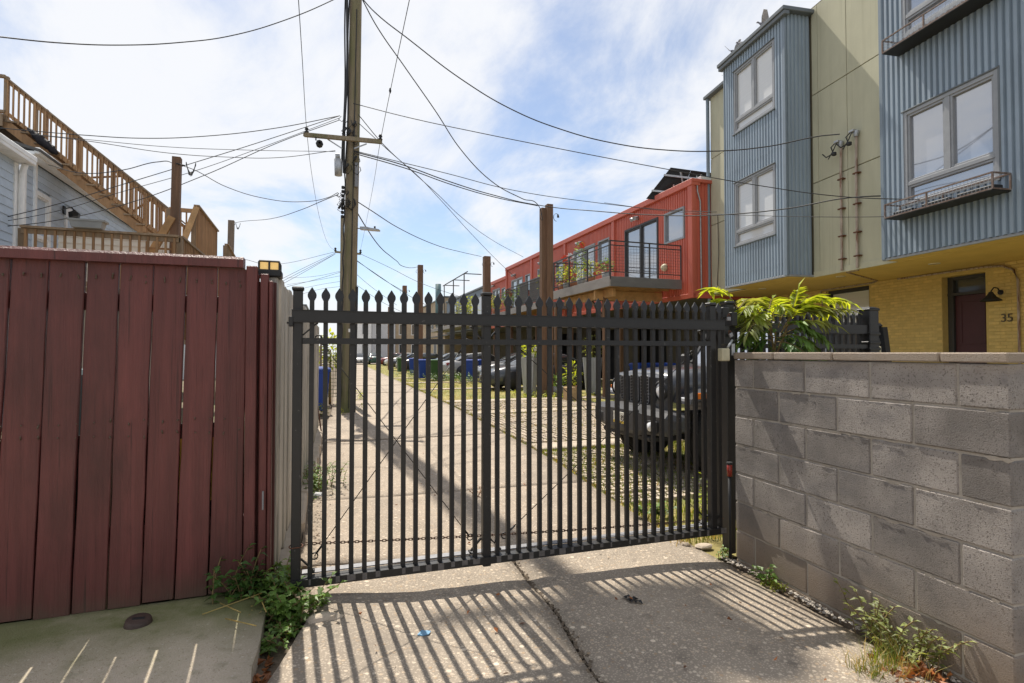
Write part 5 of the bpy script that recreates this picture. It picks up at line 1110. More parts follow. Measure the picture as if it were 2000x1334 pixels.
wire2('far drop cable reaching the short brown post', [(688, 502, 35), (740, 540, 36), (790, 570, 38.5)], .015); wire2('far cable slanting down behind the gate spears', [(690, 552, 45), (740, 586, 46), (790, 612, 48)], .016)
wire2('far cable to the reddish post behind the spears', [(690, 530, 42), (720, 556, 43), (775, 596, 46)], .014)
bird = MB(); p = dep(762, 177, 10.3); bird.loft([[p + Vector((math.cos(a) * r_, math.sin(a) * r_, z)) for a in [i * .785 for i in range(8)]] for z, r_ in ((-.06, .004), (-.03, .018), (.0, .024), (.03, .016), (.045, .014), (.06, .002))]); tag(bird.build('bird', M['trimblack']), 'tiny dark bird perched on the thin line right of the pole', 'bird')
# ================================================================== PIGEONS on the blue roof edge
def pigeon(label, pos, yaw, wings):
    t = thing('pigeon', label, 'pigeon', pos); b = MB(); F = Matrix.Rotation(yaw, 3, 'Z')
    prof = [(-.17, .004, -.01), (-.13, .02, -.005), (-.07, .045, 0), (0, .06, .0), (.06, .055, .015), (.10, .036, .05), (.125, .026, .085), (.15, .026, .105), (.17, .014, .105), (.19, .003, .10)]
    b.fr = lambda p: Vector(pos) + F @ p
    b.loft([[(x, r_ * math.cos(a), z + r_ * math.sin(a)) for a in [i * .785 for i in range(8)]] for x, r_, z in prof]); b.build('body', M['pigeon'], t)
    for sgn in (-1, 1):
        b = MB(); b.fr = lambda p: Vector(pos) + F @ p
        if wings: q = [(.06, sgn * .04, .03), (.04, sgn * .14, .12), (-.02, sgn * .22, .25), (-.10, sgn * .20, .22), (-.12, sgn * .10, .08), (-.06, sgn * .04, .02)]
        else: q = [(.06, sgn * .058, .02), (.0, sgn * .07, .03), (-.12, sgn * .04, .0), (-.16, sgn * .02, -.01), (-.08, sgn * .06, -.02), (.03, sgn * .062, -.015)]
        b.ext(q, (0, 0, .008)); b.build('wing', M['pigeonwing'], t)
M['pigeon'] = mat('pigeon_grey', (.19, .19, .22), .7, .3, (30, 30, 30), 0); M['pigeonwing'] = mat('pigeon_wing', (.42, .40, .40), .7, .3, (30, 30, 30), 0)
def roofp(px, py): s_ = BF.pix(px, py + 6, .05); return BF((s_[0], -.02, ZT + .17))
pigeon('pigeon with raised wings about to take off, highest on the blue roof edge', roofp(1488, 42), 2.2, True); pigeon('pigeon landing with wings up, lowest on the blue roof edge', roofp(1428, 92), .4, True); pigeon('pigeon sitting half hidden between the two flapping ones', roofp(1446, 80), 2.0, False)
# ================================================================== CARS
def sedan(label, paint, loc, yaw, L=4.6, Wd=1.78, H=1.43, glass='darkglass', rim=True):
    t = thing('parked_car', label, 'car', (0, 0, 0), 'cars parked along the alley'); hw = Wd / 2; k = L / 4.6
    st_ = [(-2.3, .62, .38, .72), (-2.22, .8, .25, .90), (-1.9, .86, .2, .98), (-1.2, .89, .18, .97), (0, .89, .17, .93), (.95, .89, .18, .94), (1.5, .87, .2, .88), (2.0, .83, .2, .77), (2.2, .74, .22, .66), (2.3, .55, .32, .54)]
    b = MB(); rings = []
    for x, w, zb, zs in st_:
        w *= Wd / 1.78; x *= k; h = zs - zb
        half = [(w * .86, zb), (w * .97, zb + .1 * h), (w, zb + .45 * h), (w * .985, zb + .75 * h), (w * .90, zb + .97 * h), (w * .5, zs + .015)]
        rings.append([(x, y, z) for y, z in half] + [(x, -y, z) for y, z in half[::-1]])
    b.loft(rings); body = b.build('body', paint, t)
    gs = [(-1.72, .70, .965, .0), (-1.0, .66, .95, .40), (-.1, .66, .93, .50), (.35, .66, .93, .46), (1.15, .74, .915, .0)]
    b = MB(); rings = []
    for x, w, zb, h in gs:
        x *= k; w2 = w * (1 - .22 * h / .5); h = h * (H - .93) / .5
        rings.append([(x, w, zb), (x, w2, zb + h * .93 + .001), (x, w2 * .8, zb + h + .002), (x, -w2 * .8, zb + h + .002), (x, -w2, zb + h * .93 + .001), (x, -w, zb)])
    b.loft(rings); b.build('windows', M[glass], t)
    b = MB(); rr_ = []
    for x, w, zb, h in gs[1:4]:
        w2 = w * (1 - .22 * h / .5); h2 = h * (H - .93) / .5; rr_.append([(x * k, w2 + .01, zb + h2 * .90), (x * k, w2 * .8, zb + h2 + .012), (x * k, -w2 * .8, zb + h2 + .012), (x * k, -w2 - .01, zb + h2 * .90)])
    b.loft(rr_, False, False); b.build('roof', paint, t)
    for s_ in (-1, 1):
        for (x0, z0, x1, z1) in ((1.15, .92, .35, 1.37), (-1.72, .96, -1.0, 1.33), (-.15, .93, -.18, 1.40)): b = MB(); b.bar((x0 * k, s_ * .735, z0), (x1 * k, s_ * .60, z1), .05, .04); b.build('pillar', paint, t)
    for x in (-1.38, 1.40):
        for s_ in (-1, 1):
            b = MB(); b.lathe([(.20, -.10), (.30, -.11), (.33, -.07), (.33, .07), (.30, .11), (.2, .10)], (x * k, s_ * (hw - .12), .33), 20, 'y'); wv = b.build('wheel', M['tyre'], t)
            b = MB(); y = s_ * (hw - .02)
            b.lathe([(.20, 0), (.225, s_ * .012), (.22, -s_ * .03)], (x * k, y, .33), 18, 'y')
            for i in range(5):
                a = i * 1.2566; b.bar((x * k, y, .33), (x * k + .2 * math.cos(a), y, .33 + .2 * math.sin(a)), .03, .05, (0, 1, 0))
            b.build('rim', M['alloy'], wv)
            b = MB(); b.lathe([(.0, 0), (.375, 0), (.375, s_ * .012), (.0, s_ * .012)], (x * k, s_ * (hw - .003), .34), 20, 'y'); b.build('wheel_arch', M['trimblack'], t)
    for s_ in (-1, 1):
        b = MB(); b.ext([(2.19 * k, s_ * .55, .60), (2.24 * k, s_ * .45, .60), (2.2 * k, s_ * .45, .70), (1.95 * k, s_ * .76, .76), (1.98 * k, s_ * .80, .66)], (.03, s_ * .02, .0)); b.build('headlight', M['lampglass'], t)
        b = MB(); b.cbox(-2.27 * k, -2.12 * k, s_ * .62 - .17, s_ * .62 + .17, .70, .86, .02); b.build('tail_light', M['redlens'], t)
        b = MB(); b.cbox(.72 * k, .92 * k, s_ * .92 - .09, s_ * .92 + .09, .92, 1.04, .03); b.build('mirror', paint, t)
    b = MB(); b.cbox(2.24 * k, 2.31 * k, -.42, .42, .34, .50, .02); b.cbox(2.2 * k, 2.3 * k, -.6, .6, .22, .29, .02); b.build('grille', M['trimblack'], t)
    b = MB(); b.cbox(2.30 * k, 2.325 * k, -.16, .16, .42, .53, .003); b.build('front_plate', M['plate'], t); b = MB(); b.cbox(-2.29 * k, -2.25 * k, -.16, .16, .62, .74, .003); b.build('rear_plate', M['plate'], t)
    t.location = loc; t.rotation_euler = (0, 0, yaw); return t
P_ = math.pi
sedan('dark blue-grey sedan nose first at the grass behind the tall zinc planter', carpaint('paint_dark_blue_grey', (.045, .052, .066)), (8.25, 20.0, 0), P_ * 1.0, 4.6)
sedan('silver sedan parked tail first behind the blue bins', carpaint('paint_silver', (.36, .355, .35)), (9.0, 30.6, 0), 0.0, 4.6)
sedan('grey-green car beyond the silver sedan with bright windscreen', carpaint('paint_grey_green', (.22, .23, .22)), (8.0, 34.0, 0), P_, 4.5)
sedan('black car nose out between the timber posts', carpaint('paint_black', (.02, .02, .022)), (8.0, 43.5, 0), P_, 4.6); sedan('second black car further along with chrome lamps', carpaint('paint_black2', (.025, .025, .03)), (8.6, 52.0, 0), P_, 4.5)
sedan('white car nose out in the far row of parked cars', carpaint('paint_white', (.62, .62, .60)), (8.6, 57.5, 0), P_, 4.6); sedan('pale silver car standing in the alley facing the viewer at its far end', carpaint('paint_pale_silver', (.40, .41, .43)), (4.45, 70.5, 0), -P_ / 2 - .03, 4.6)
sedan('dark teal car parked furthest right of the alley end', carpaint('paint_teal', (.03, .09, .085)), (6.6, 71.5, 0), P_ * .5, 4.5); sedan('dark red car half hidden in the far row', carpaint('paint_red', (.20, .02, .02)), (8.4, 63.5, 0), P_, 4.4)
sedan('mid grey car in the shade of the carport behind the dark sedan', carpaint('paint_mid_grey', (.16, .17, .18)), (9.6, 25.6, 0), P_, 4.6)
# ---- boxy off-road vehicle nose to the alley right behind the gate
def suv():
    t = thing('off_road_vehicle', 'dark grey boxy off-road vehicle parked nose out behind the right half of the gate', 'car', (0, 0, 0)); pt = carpaint('paint_gunmetal', (.045, .047, .052))
    def cb(name, m, *qs, c=.02, parent=None):
        b = MB()
        for q in qs: b.cbox(*q, c)
        return b.build(name, m if not isinstance(m, str) else M[m], parent or t)
    # +x forward, front bumper face at x = 2.2
    b = MB(); b.loft([[(x, y, z) for y, z in ((-w, zb), (w, zb), (w, zs - .05), (w - .05, zs), (-w + .05, zs), (-w, zs - .05))] for x, w, zb, zs in ((-1.5, .78, .62, 1.12), (.55, .78, .58, 1.16), (.6, .76, .6, 1.16))], True, True, False); b.build('body', pt, t)
    b = MB(); rings = []
    for x, w, zs in ((.55, .72, 1.30), (1.1, .69, 1.27), (1.6, .655, 1.235), (1.86, .63, 1.20), (1.90, .62, 1.16)):
        rings.append([(x, -w, .86), (x, -w, zs - .09), (x, -w + .05, zs - .03), (x, -w * .45, zs), (x, w * .45, zs), (x, w - .05, zs - .03), (x, w, zs - .09), (x, w, .86)])
    b.loft(rings); b.build('hood', pt, t)
    g_ = cb('grille', pt, (1.86, 1.95, -.60, .60, .72, 1.17), c=.03)
    for i in range(7):
        y = (i - 3) * .115; b = MB(); hh = .155 if i in (0, 6) else .17; r_ = .034
        pr_ = [(1.952, y + r_ * math.cos(a), .985 + hh - r_ + r_ * math.sin(a)) for a in [k_ * P_ / 6 for k_ in range(7)]] + [(1.952, y + r_ * math.cos(a), .985 - hh + r_ + r_ * math.sin(a)) for a in [P_ + k_ * P_ / 6 for k_ in range(7)]]
        b.ext(pr_, (.012, 0, 0)); sl_ = b.build('grille_slot', M['trimblack'], g_)
        b = MB(); b.tube([(q[0] + .012, q[1], q[2]) for q in pr_ + pr_[:1]], .006, 4)
        for k_ in range(8): b.bar((1.968, y - .03, .85 + k_ * .038), (1.968, y + .03, .862 + k_ * .038), .006)
        b.build('slot_trim', M['zincrail'] if i % 2 else M['slabdark'], sl_)
    for s_ in (-1, 1):
        b = MB(); b.lathe([(.115, -.03), (.12, .02), (.10, .03)], (1.945, s_ * .495, .99), 18, 'x'); hl_ = b.build('headlight_ring', M['trimblack'], t)
        b = MB(); b.lathe([(.0, .035), (.06, .03), (.10, .012), (.10, -.02)], (1.945, s_ * .495, .99), 18, 'x'); b.build('headlight', M['lampglass'], hl_)
        # front fender: flat flare over the wheel
        b = MB(); w0, w1 = s_ * .62, s_ * .93
        prf = [(.62, .74), (.66, .96), (.86, 1.03), (1.60, 1.02), (1.86, .92), (1.88, .86), (1.62, .94), (.90, .95), (.74, .86)]
        b.ext([(x, w0, z) for x, z in prf], (0, w1 - w0, 0)); b.build('fender', pt, t)
        cb('marker_light', 'amber', (1.66, 1.80, s_ * .90 - .035, s_ * .90 + .035, .915, .985), c=.008); cb('turn_signal', 'lampglass', (1.83, 1.87, s_ * .78 - .07, s_ * .78 + .07, .87, .93), c=.008)
        b = MB(); prf = [(x_ + .45, z_) for x_, z_ in [(-1.98, .70), (-1.88, .98), (-1.62, 1.02), (-1.02, 1.02), (-.82, .92), (-.78, .74), (-.9, .86), (-1.1, .94), (-1.6, .94), (-1.84, .88)]]; b.ext([(x, w0 * 1.2, z) for x, z in prf], (0, (w1 - w0 * 1.2), 0)); b.build('rear_fender', M['trimblack'], t)
        for x in (1.32, -.87):
            b = MB(); y = s_ * .76; b.lathe([(.22, -.13), (.36, -.135), (.405, -.11), (.405, .11), (.36, .135), (.22, .13)], (x, y, .405), 28, 'y')
            for i in range(28):
                a = i * P_ / 14
                for q in (-.06, .06): b.bar((x + .40 * math.cos(a + q), y + q * .9, .405 + .40 * math.sin(a + q)), (x + .418 * math.cos(a + q), y + q * .9, .405 + .418 * math.sin(a + q)), .09, .055, (0, 1, 0))
            wv = b.build('wheel', M['tyre'], t); b = MB(); y2 = y + s_ * .10
            b.lathe([(.225, 0), (.23, s_ * .03), (.2, s_ * .0), (.05, s_ * -.02), (0, s_ * -.02)], (x, y2, .405), 20, 'y')
            for i in range(5):
                a = i * 1.2566; b.bar((x, y2, .405), (x + .2 * math.cos(a), y2 + s_ * .015, .405 + .2 * math.sin(a)), .02, .07, (0, 1, 0))
            b.build('rim', M['alloy'], wv)
        cb('mirror', 'trimblack', (.42, .52, s_ * .95 - .11, s_ * .95 + .11, 1.22, 1.42), c=.03); cb('rock_rail', 'trimblack', (-.8, .65, s_ * .80 - .05, s_ * .80 + .05, .44, .56), c=.02)
        cb('windscreen_hinge', 'trimblack', (.5, .62, s_ * .66 - .03, s_ * .66 + .03, 1.28, 1.32), c=.008)
        cb('fog_lamp', 'trimblack', (2.14, 2.17, s_ * .56 - .15, s_ * .56 + .15, .52, .66), c=.01)
        b = MB(); b.lathe([(.0, .035), (.05, .03), (.055, .0)], (2.16, s_ * .60, .59), 12, 'x'); b.build('fog_lens', M['lampglass'], t)
        cb('tow_hook', 'trimblack', (2.1, 2.2, s_ * .36 - .02, s_ * .36 + .02, .70, .76), c=.01)
    b = MB(); rings = []
    for y, x, z0, z1 in ((-.90, 1.98, .56, .72), (-.80, 2.12, .50, .76), (-.42, 2.18, .48, .78), (-.36, 2.2, .46, .80), (.36, 2.2, .46, .80), (.42, 2.18, .48, .78), (.80, 2.12, .50, .76), (.90, 1.98, .56, .72)):
        rings.append([(1.86, y, z0 + .03), (x - .03, y, z0), (x, y, z0 + .05), (x, y, z1 - .06), (x - .05, y, z1 - .005), (1.86, y, z1)])
    b.loft(rings, True, True, False); b.build('bumper', M['bumper'], t)
    cb('skid_plate', 'trimblack', (1.75, 2.14, -.55, .55, .40, .47), c=.02); cb('underbody', 'trimblack', (-1.4, 1.85, -.55, .55, .42, .62), c=.03); cb('axle', 'trimblack', (1.25, 1.4, -.65, .65, .33, .46), c=.03)
    pl_ = cb('number_plate', 'plate', (2.202, 2.212, -.155, .155, .56, .70), c=.002); cb('plate_band', 'plateyellow', (2.2125, 2.214, -.150, .150, .562, .592), c=.0005, parent=pl_)
    fc_ = bpy.data.curves.new('plate_text', 'FONT'); fc_.body = '7M 89'; fc_.size = .085; fc_.extrude = .0015; fc_.align_x = 'CENTER'; tmp = bpy.data.objects.new('plate_curve', fc_); COL.objects.link(tmp)
    dg_ = bpy.context.evaluated_depsgraph_get(); me_ = bpy.data.meshes.new_from_object(tmp.evaluated_get(dg_)); bpy.data.objects.remove(tmp); me_.materials.clear(); me_.materials.append(M['ink'])
    tx = bpy.data.objects.new('plate_lettering', me_); COL.objects.link(tx); tx.parent = pl_; tx.location = (2.214, 0, .607); tx.rotation_euler = (P_ / 2, 0, P_ / 2)
    # cabin: windscreen, roof, posts, side glass
    b = MB(); b.loft([[(x, y, z) for y, z in ((-w0, 1.14), (w0, 1.14), (w1, zt), (-w1, zt))] for x, w0, w1, zt in ((-1.45, .76, .66, 1.74), (.18, .76, .68, 1.80))], True, True, False); b.build('cabin_glass', M['darkglass'], t)
    b = MB(); b.ext([(.56, -.70, 1.27), (.56, .70, 1.27), (.20, .64, 1.80), (.20, -.64, 1.80)], (.02, 0, .01)); b.build('windscreen', M['skyglass'], t)
    b = MB(); b.cbox(-1.48, .24, -.70, .70, 1.77, 1.84, .03)
    for s_ in (-1, 1):
        b.bar((.58, s_ * .715, 1.22), (.21, s_ * .66, 1.84), .06); b.bar((-.6, s_ * .765, 1.14), (-.6, s_ * .69, 1.78), .09, .05); b.bar((-1.45, s_ * .765, 1.14), (-1.45, s_ * .69, 1.78), .09)
    b.build('hard_top', M['trimblack'], t)
    for q in (((.56, -.2, 1.32), (.50, .35, 1.38)), ((.57, .15, 1.31), (.52, .62, 1.37))):
        b = MB(); b.bar(*q, .015); b.build('wiper', M['trimblack'], t)
    t.location = (5.72, 5.84, -.03); t.rotation_euler = (0, 0, P_); return t
suv()
# ================================================================== WHEELED BINS
def bin_(label, m, loc, yaw, k=1.0):
    t = thing('wheeled_bin', label, 'bin', (0, 0, 0), 'wheeled bins along the alley'); b = MB()
    b.loft([[(x * w, y * w, z) for x, y in ((-.27, -.26), (.25, -.28), (.27, -.26), (.27, .26), (.25, .28), (-.27, .26))] for z, w in ((.06, .80), (.5, .9), (.94, 1.0), (.945, 1.07), (.98, 1.07))], True, True, False); b.build('body', M[m], t)
    b = MB(); b.loft([[(x * w - .02, y * w, z) for x, y in ((-.30, -.28), (.29, -.29), (.31, -.25), (.31, .25), (.29, .29), (-.30, .28))] for z, w in ((.982, 1.04), (1.01, 1.05), (1.05, .9), (1.06, .6))], True, True, False); b.build('lid', M[m], t)
    b = MB(); b.tube([(-.30, -.22, 1.0), (-.36, -.22, .99), (-.36, .22, .99), (-.30, .22, 1.0)], .016, 6); b.build('handle', M[m], t)
    for s_ in (-1, 1): b = MB(); b.cyl((-.24, s_ * .22, .11), (-.24, s_ * .29, .11), .11, n=14); b.build('wheel', M['tyre'], t)
    t.location = loc; t.rotation_euler = (0, 0, yaw); t.scale = (k, k, k * 1.02)
bin_('blue wheeled bin in the sliver between white fence and utility pole', 'bluebin', (-.10, 13.5, 0), .1); bin_('blue wheeled bin in front of the silver car, left of a pair', 'bluebin', (7.4, 27.3, 0), 2.9); bin_('blue wheeled bin in front of the silver car, right of a pair', 'bluebin', (8.1, 27.5, 0), 3.2)
bin_('blue wheeled bin between the green bin and the silver car tail', 'bluebin', (5.85, 28.5, 0), 3.0); bin_('blue wheeled bin left of the green bin at the reddish post', 'bluebin', (5.2, 28.9, 0), 3.1); bin_('green wheeled bin squeezed between two blue bins', 'greenbin', (5.6, 27.9, 0), 3.3)
bin_('blue wheeled bin alone near the reddish post in the middle distance', 'bluebin', (5.85, 36.2, 0), 3.0); bin_('dark green wheeled bin left of the lone blue bin', 'greenbin', (5.45, 39.2, 0), 3.2)
bin_('blue wheeled bin in the shade behind the off-road vehicle hood', 'bluebin', (10.2, 15.6, 0), 3.2); bin_('dark blue bin beside the other in the carport shade', 'bluebin', (10.9, 15.3, 0), 3.0)
# ================================================================== PLANTS
def leafm(b, p, d, n, L, w, droop=.25, fold=.25):
    d = Vector(d).normalized(); n = Vector(n); sd_ = d.cross(n).normalized(); n = sd_.cross(d)
    m_ = p + d * L * .45 - n * (droop * L * .2); t = p + d * L - n * (droop * L); up_ = n * (fold * w)
    b.add([p, m_ + sd_ * w / 2 + up_, m_, m_ - sd_ * w / 2 + up_, t], [(0, 1, 2), (0, 2, 3), (1, 4, 2), (2, 4, 3)])
def frond(parent, P0, P1, arch, pairs, L, w, m, seed):
    r = random.Random(seed); P0, P1 = Vector(P0), Vector(P1); n = 14
    pts = [P0.lerp(P1, i / n) + UP * (arch * 4 * (i / n) * (1 - i / n)) for i in range(n + 1)]
    b = MB(); b.tube(pts, .0045, 5, lambda f: 1 - .6 * f); b.build('rachis', M['stem'], parent); b = MB()
    def at(f): k = min(n - 1, int(f * n)); return pts[k].lerp(pts[k + 1], f * n - k), (pts[k + 1] - pts[k]).normalized()
    for i in range(pairs):
        f = .28 + .70 * i / (pairs - 1); p, d = at(f); sz = L * (.75 + .4 * math.sin(math.pi * (i + .5) / pairs)) * r.uniform(.88, 1.1); sdv = d.cross(UP).normalized()
        for sg in (-1, 1):
            dd = sdv * sg * .9 + d * r.uniform(.45, .7) - UP * r.uniform(-.05, .35); nn_ = UP + sdv * -sg * .3 + Vector((r.uniform(-.2, .2), r.uniform(-.2, .2), 0)); leafm(b, p, dd, nn_, sz, sz * w, r.uniform(.1, .35), r.uniform(.15, .4))
    p, d = at(1 - 1e-6); leafm(b, p, d, UP, L * .9, L * w * .9)
    b.build('frond', m, parent)
ail = thing('tree_of_heaven', 'young sprawling shrub with yellow-green feathery leaves rising behind the block wall', 'shrub', (3.5, 2.9, 0))
S0 = dep(1512, 700, 4.05); b = MB()
stems = [(S0, dep(1508, 655, 4.05), dep(1495, 632, 4.0)), (S0, dep(1530, 660, 4.0), dep(1546, 610, 4.0)), (S0, dep(1515, 650, 4.1), dep(1440, 600, 4.2))]
for q in stems: b.tube([Vector((S0.x, S0.y, -.1)), *q], .010, 6, lambda f: 1 - .5 * f)
b.build('stem', M['stem'], ail)
fl = [((1440, 602), (1384, 566), .05, 'leafyellow', 4.2), ((1442, 602), (1400, 590), .03, 'leafyellow', 4.15), ((1445, 602), (1478, 592), .04, 'leafpale', 4.25), ((1495, 634), (1452, 606), .06, 'leafyellow', 3.95), ((1498, 630), (1508, 584), .02, 'leafyellow', 4.1), ((1546, 612), (1558, 568), .0, 'leafyellow', 4.0), ((1544, 614), (1600, 580), .03, 'leafyellow', 4.0), ((1544, 618), (1656, 590), .05, 'leafyellow', 3.9), ((1540, 622), (1648, 604), .02, 'leafpale', 3.85), ((1530, 640), (1628, 634), .03, 'leafpale', 3.85),
      ((1496, 640), (1440, 624), .05, 'leafyellow', 4.05), ((1540, 630), (1575, 604), .03, 'leafyellow', 4.05), ((1538, 625), (1620, 612), .05, 'leafyellow', 4.0), ((1520, 640), (1545, 596), .03, 'leafyellow', 4.1), ((1512, 660), (1450, 668), .05, 'leaf', 3.95), ((1528, 655), (1612, 662), .05, 'leaf', 3.85),
      ((1508, 655), (1462, 648), .07, 'leafpale', 3.85), ((1510, 650), (1470, 622), .06, 'leafyellow', 3.9), ((1520, 660), (1606, 696), .06, 'leaf', 3.8), ((1515, 668), (1585, 702), .03, 'leafdark', 3.75), ((1530, 640), (1590, 600), .04, 'leafyellow', 3.95), ((1510, 668), (1470, 690), .04, 'leafdark', 4.0), ((1500, 640), (1530, 600), .05, 'leafyellow', 3.9), ((1525, 650), (1575, 640), .05, 'leaf', 3.9)]
for i, (a, t_, ar, m_, d_) in enumerate(fl): frond(ail, dep(*a, 4.0), dep(*t_, d_), ar * 1.3, 14, .135, .24, M[m_], i)
b = MB(); r = random.Random(5)
for i in range(120):
    p = dep(r.uniform(1462, 1575), r.uniform(636, 700), r.uniform(3.9, 4.4)); leafm(b, p, (r.uniform(-1, 1), r.uniform(-1, .4), r.uniform(-.6, .3)), (r.uniform(-.4, .4), -.3, 1), .07, .035)
b.build('leaves', M['leafdark'], ail)
def weed(name, label, spots, h, spread, L, w, m, seed, nl=9, cat='weed', stem=True):
    """stems from each spot (x, y, z); alternate leaves along them"""
    r = random.Random(seed); x0 = spots[0]; t = thing(name, label, cat, x0); sb = MB(); lb = MB()
    for sp in spots:
        hh = h * r.uniform(.5, 1.15); a = r.uniform(0, 6.283); l_ = spread * r.uniform(.2, 1); P = [Vector(sp) + Vector((math.cos(a) * l_ * (f ** 1.4), math.sin(a) * l_ * (f ** 1.4), hh * f * (1 - .18 * f))) for f in (0, .25, .5, .75, 1)]
        sb.tube(P, .0028, 4)
        for i in range(nl):
            f = .15 + .85 * i / nl; k = min(3, int(f * 4)); p = P[k].lerp(P[k + 1], f * 4 - k); q = i * 2.4 + r.uniform(-.5, .5); z = L * r.uniform(.6, 1.2)
            leafm(lb, p, (math.cos(q), math.sin(q), r.uniform(-.1, .5)), (r.uniform(-.3, .3), r.uniform(-.3, .3), 1), z, z * w, r.uniform(.1, .5), .2)
        leafm(lb, P[-1], (math.cos(a), math.sin(a), .6), (0, 0, 1), L * .8, L * w * .8)
    sb.build('stems', M['stem'], t); lb.build('leaves', M[m], t); return t
def spots(pxs, z, n, j, seed):
    r = random.Random(seed); o = []
    for i in range(n): q = onz(*r.choice(pxs), z); x, y = q.x + r.gauss(0, j), q.y + r.gauss(0, j); o.append((x, y, z - .02))
    return o
weed('weed_clump', 'tangled green weed sprawling from the corner of the red fence onto the pavement edge', spots([(545, 1150), (560, 1180), (520, 1165), (580, 1190), (500, 1160)], .08, 70, .06, 1), .18, .18, .052, .66, 'leaf', 1, 11)
weed('climbing_weed', 'thin leafy weed climbing the lower boards of the red fence', spots([(480, 1168), (500, 1160), (455, 1172), (430, 1176)], .1, 12, .025, 2), .34, .12, .052, .7, 'leafdark', 4, 9)
weed('trailing_weed', 'low green weed trailing down the edge of the pavement slab', spots([(540, 1215), (560, 1230), (520, 1262), (575, 1205), (600, 1195)], .05, 60, .035, 3), .07, .09, .038, .7, 'leaf', 5, 7)
weed('weed', 'leafy weed with grey-green stems leaning on the base of the block wall', spots([(1760, 1275), (1740, 1262), (1790, 1290), (1715, 1250)], -.06, 30, .045, 4), .26, .15, .042, .5, 'leafpale', 6, 12)
weed('weed', 'small broad leaved weed at the foot of the block wall near the gate', spots([(1490, 1128), (1500, 1136)], -.06, 7, .02, 5), .12, .06, .055, .7, 'leaf', 7, 5)
weed('moss_cushion', 'round bright green cushion plant beside the broad leaved weed at the wall foot', spots([(1508, 1140), (1518, 1146), (1500, 1138)], -.06, 40, .018, 6), .05, .04, .018, .7, 'leafyellow', 8, 6)
weed('weed', 'tiny weed in the crack between gate end and block wall', spots([(1415, 1082), (1408, 1086)], -.06, 9, .02, 7), .06, .05, .03, .7, 'leaf', 9, 5)
weed('weed_patch', 'bushy green weed against the kerb just inside the gate on the left', spots([(615, 965), (625, 955), (635, 945), (610, 950)], .02, 60, .10, 8), .30, .14, .05, .55, 'leaf', 10, 10)
weed('weed', 'sunlit weed beside the lock post behind the gate end', spots([(1400, 985), (1380, 990), (1412, 975)], -.02, 24, .10, 9), .30, .14, .06, .6, 'leafyellow', 11, 8)
weed('weed', 'low broad leaved weed in the paver edge behind the right gate half', spots([(1265, 1000), (1290, 1003)], -.02, 14, .05, 10), .10, .08, .06, .75, 'leaf', 12, 6)
weed('dry_sprout', 'dry brownish sprout in the alley joint behind the middle gate post', spots([(938, 968), (942, 960)], 0, 8, .03, 11), .14, .06, .03, .5, 'dry', 13, 6)
weed('weed_row', 'dark green weeds growing around the bins and the silver car', spots([(870, 745), (900, 748), (920, 745), (880, 742), (805, 735), (820, 738), (850, 744)], 0, 110, .35, 12), .5, .3, .13, .6, 'leafdark', 14, 8)
weed('weed_row', 'yellow-green weeds at the feet of the zinc planters and stump', spots([(1030, 775), (1060, 775), (1090, 778), (1130, 780), (1010, 772)], 0, 60, .35, 13), .25, .2, .08, .6, 'leafyellow', 15, 7)
weed('weed', 'weed growing at the foot of the leaning utility pole', spots([(690, 800), (682, 790), (700, 780), (650, 808)], 0, 26, .15, 14), .35, .15, .09, .55, 'leafyellow', 16, 8)
tag(blades('grass_tuft', M['grass'], [(p[0], p[1], p[2]) for p in spots([(1740, 1285), (1720, 1300), (1700, 1325)], -.06, 230, .035, 15)], 15, (.05, .14), .004, .9), 'green grass tuft below the weed at the block wall', 'grass')
tag(blades('dry_grass_tuft', M['straw'], [(p[0], p[1], p[2]) for p in spots([(1745, 1280), (1715, 1305), (1690, 1318), (1770, 1320)], -.06, 200, .04, 16)], 16, (.05, .15), .0035, 1.0), 'straw coloured grass in the tuft at the block wall', 'grass')
tag(blades('dry_grass_tuft', M['straw'], [(p[0], p[1], p[2]) for p in spots([(1350, 1045), (1380, 1040), (1330, 1050), (1400, 1042)], -.04, 260, .05, 17)], 17, (.04, .10), .005, 1.1), 'dry grass lying under the right end of the gate', 'grass')
def litter(name, label, pts, L, m, seed, kind=True):
    r = random.Random(seed); b = MB()
    for p in pts:
        a = r.uniform(0, 6.283); s_ = L * r.uniform(.6, 1.3); d = Vector((math.cos(a), math.sin(a), r.uniform(-.1, .35))); leafm(b, Vector(p) + UP * r.uniform(.004, .02), d, (r.uniform(-.7, .7), r.uniform(-.7, .7), 1), s_, s_ * r.uniform(.45, .75), r.uniform(-.5, .6), r.uniform(-.6, .6))
    o = b.build(name, m); 
    return tag(o, label, 'leaves', None, 'stuff')
litter('dry_leaves', 'brown dry leaves in the gap beside the pavement slab', spots([(530, 1230), (515, 1270), (505, 1300), (498, 1330), (560, 1240), (510, 1320)], .03, 70, .03, 21), .045, M['dry'], 1)
litter('dry_leaves', 'rust brown leaves heaped around the tuft at the block wall', spots([(1780, 1300), (1800, 1310), (1760, 1315), (1720, 1325), (1820, 1320), (1750, 1330)], -.06, 210, .04, 22), .05, M['dry'], 2)
litter('dry_leaves', 'few dead leaves scattered along the driveway and alley joints', [(q.x, q.y, hz(q.x, q.y)) for q in [onz(random.uniform(560, 1650), random.uniform(1060, 1330)) for _ in range(26)] + [onz(random.uniform(640, 1150), random.uniform(850, 1040)) for _ in range(30)]], .03, M['dry'], 3)
litter('twigs', 'thin pale dead stems lying in the weed by the red fence', spots([(450, 1190), (480, 1195), (520, 1180)], .12, 8, .05, 23), .02, M['straw'], 4)
b = MB()
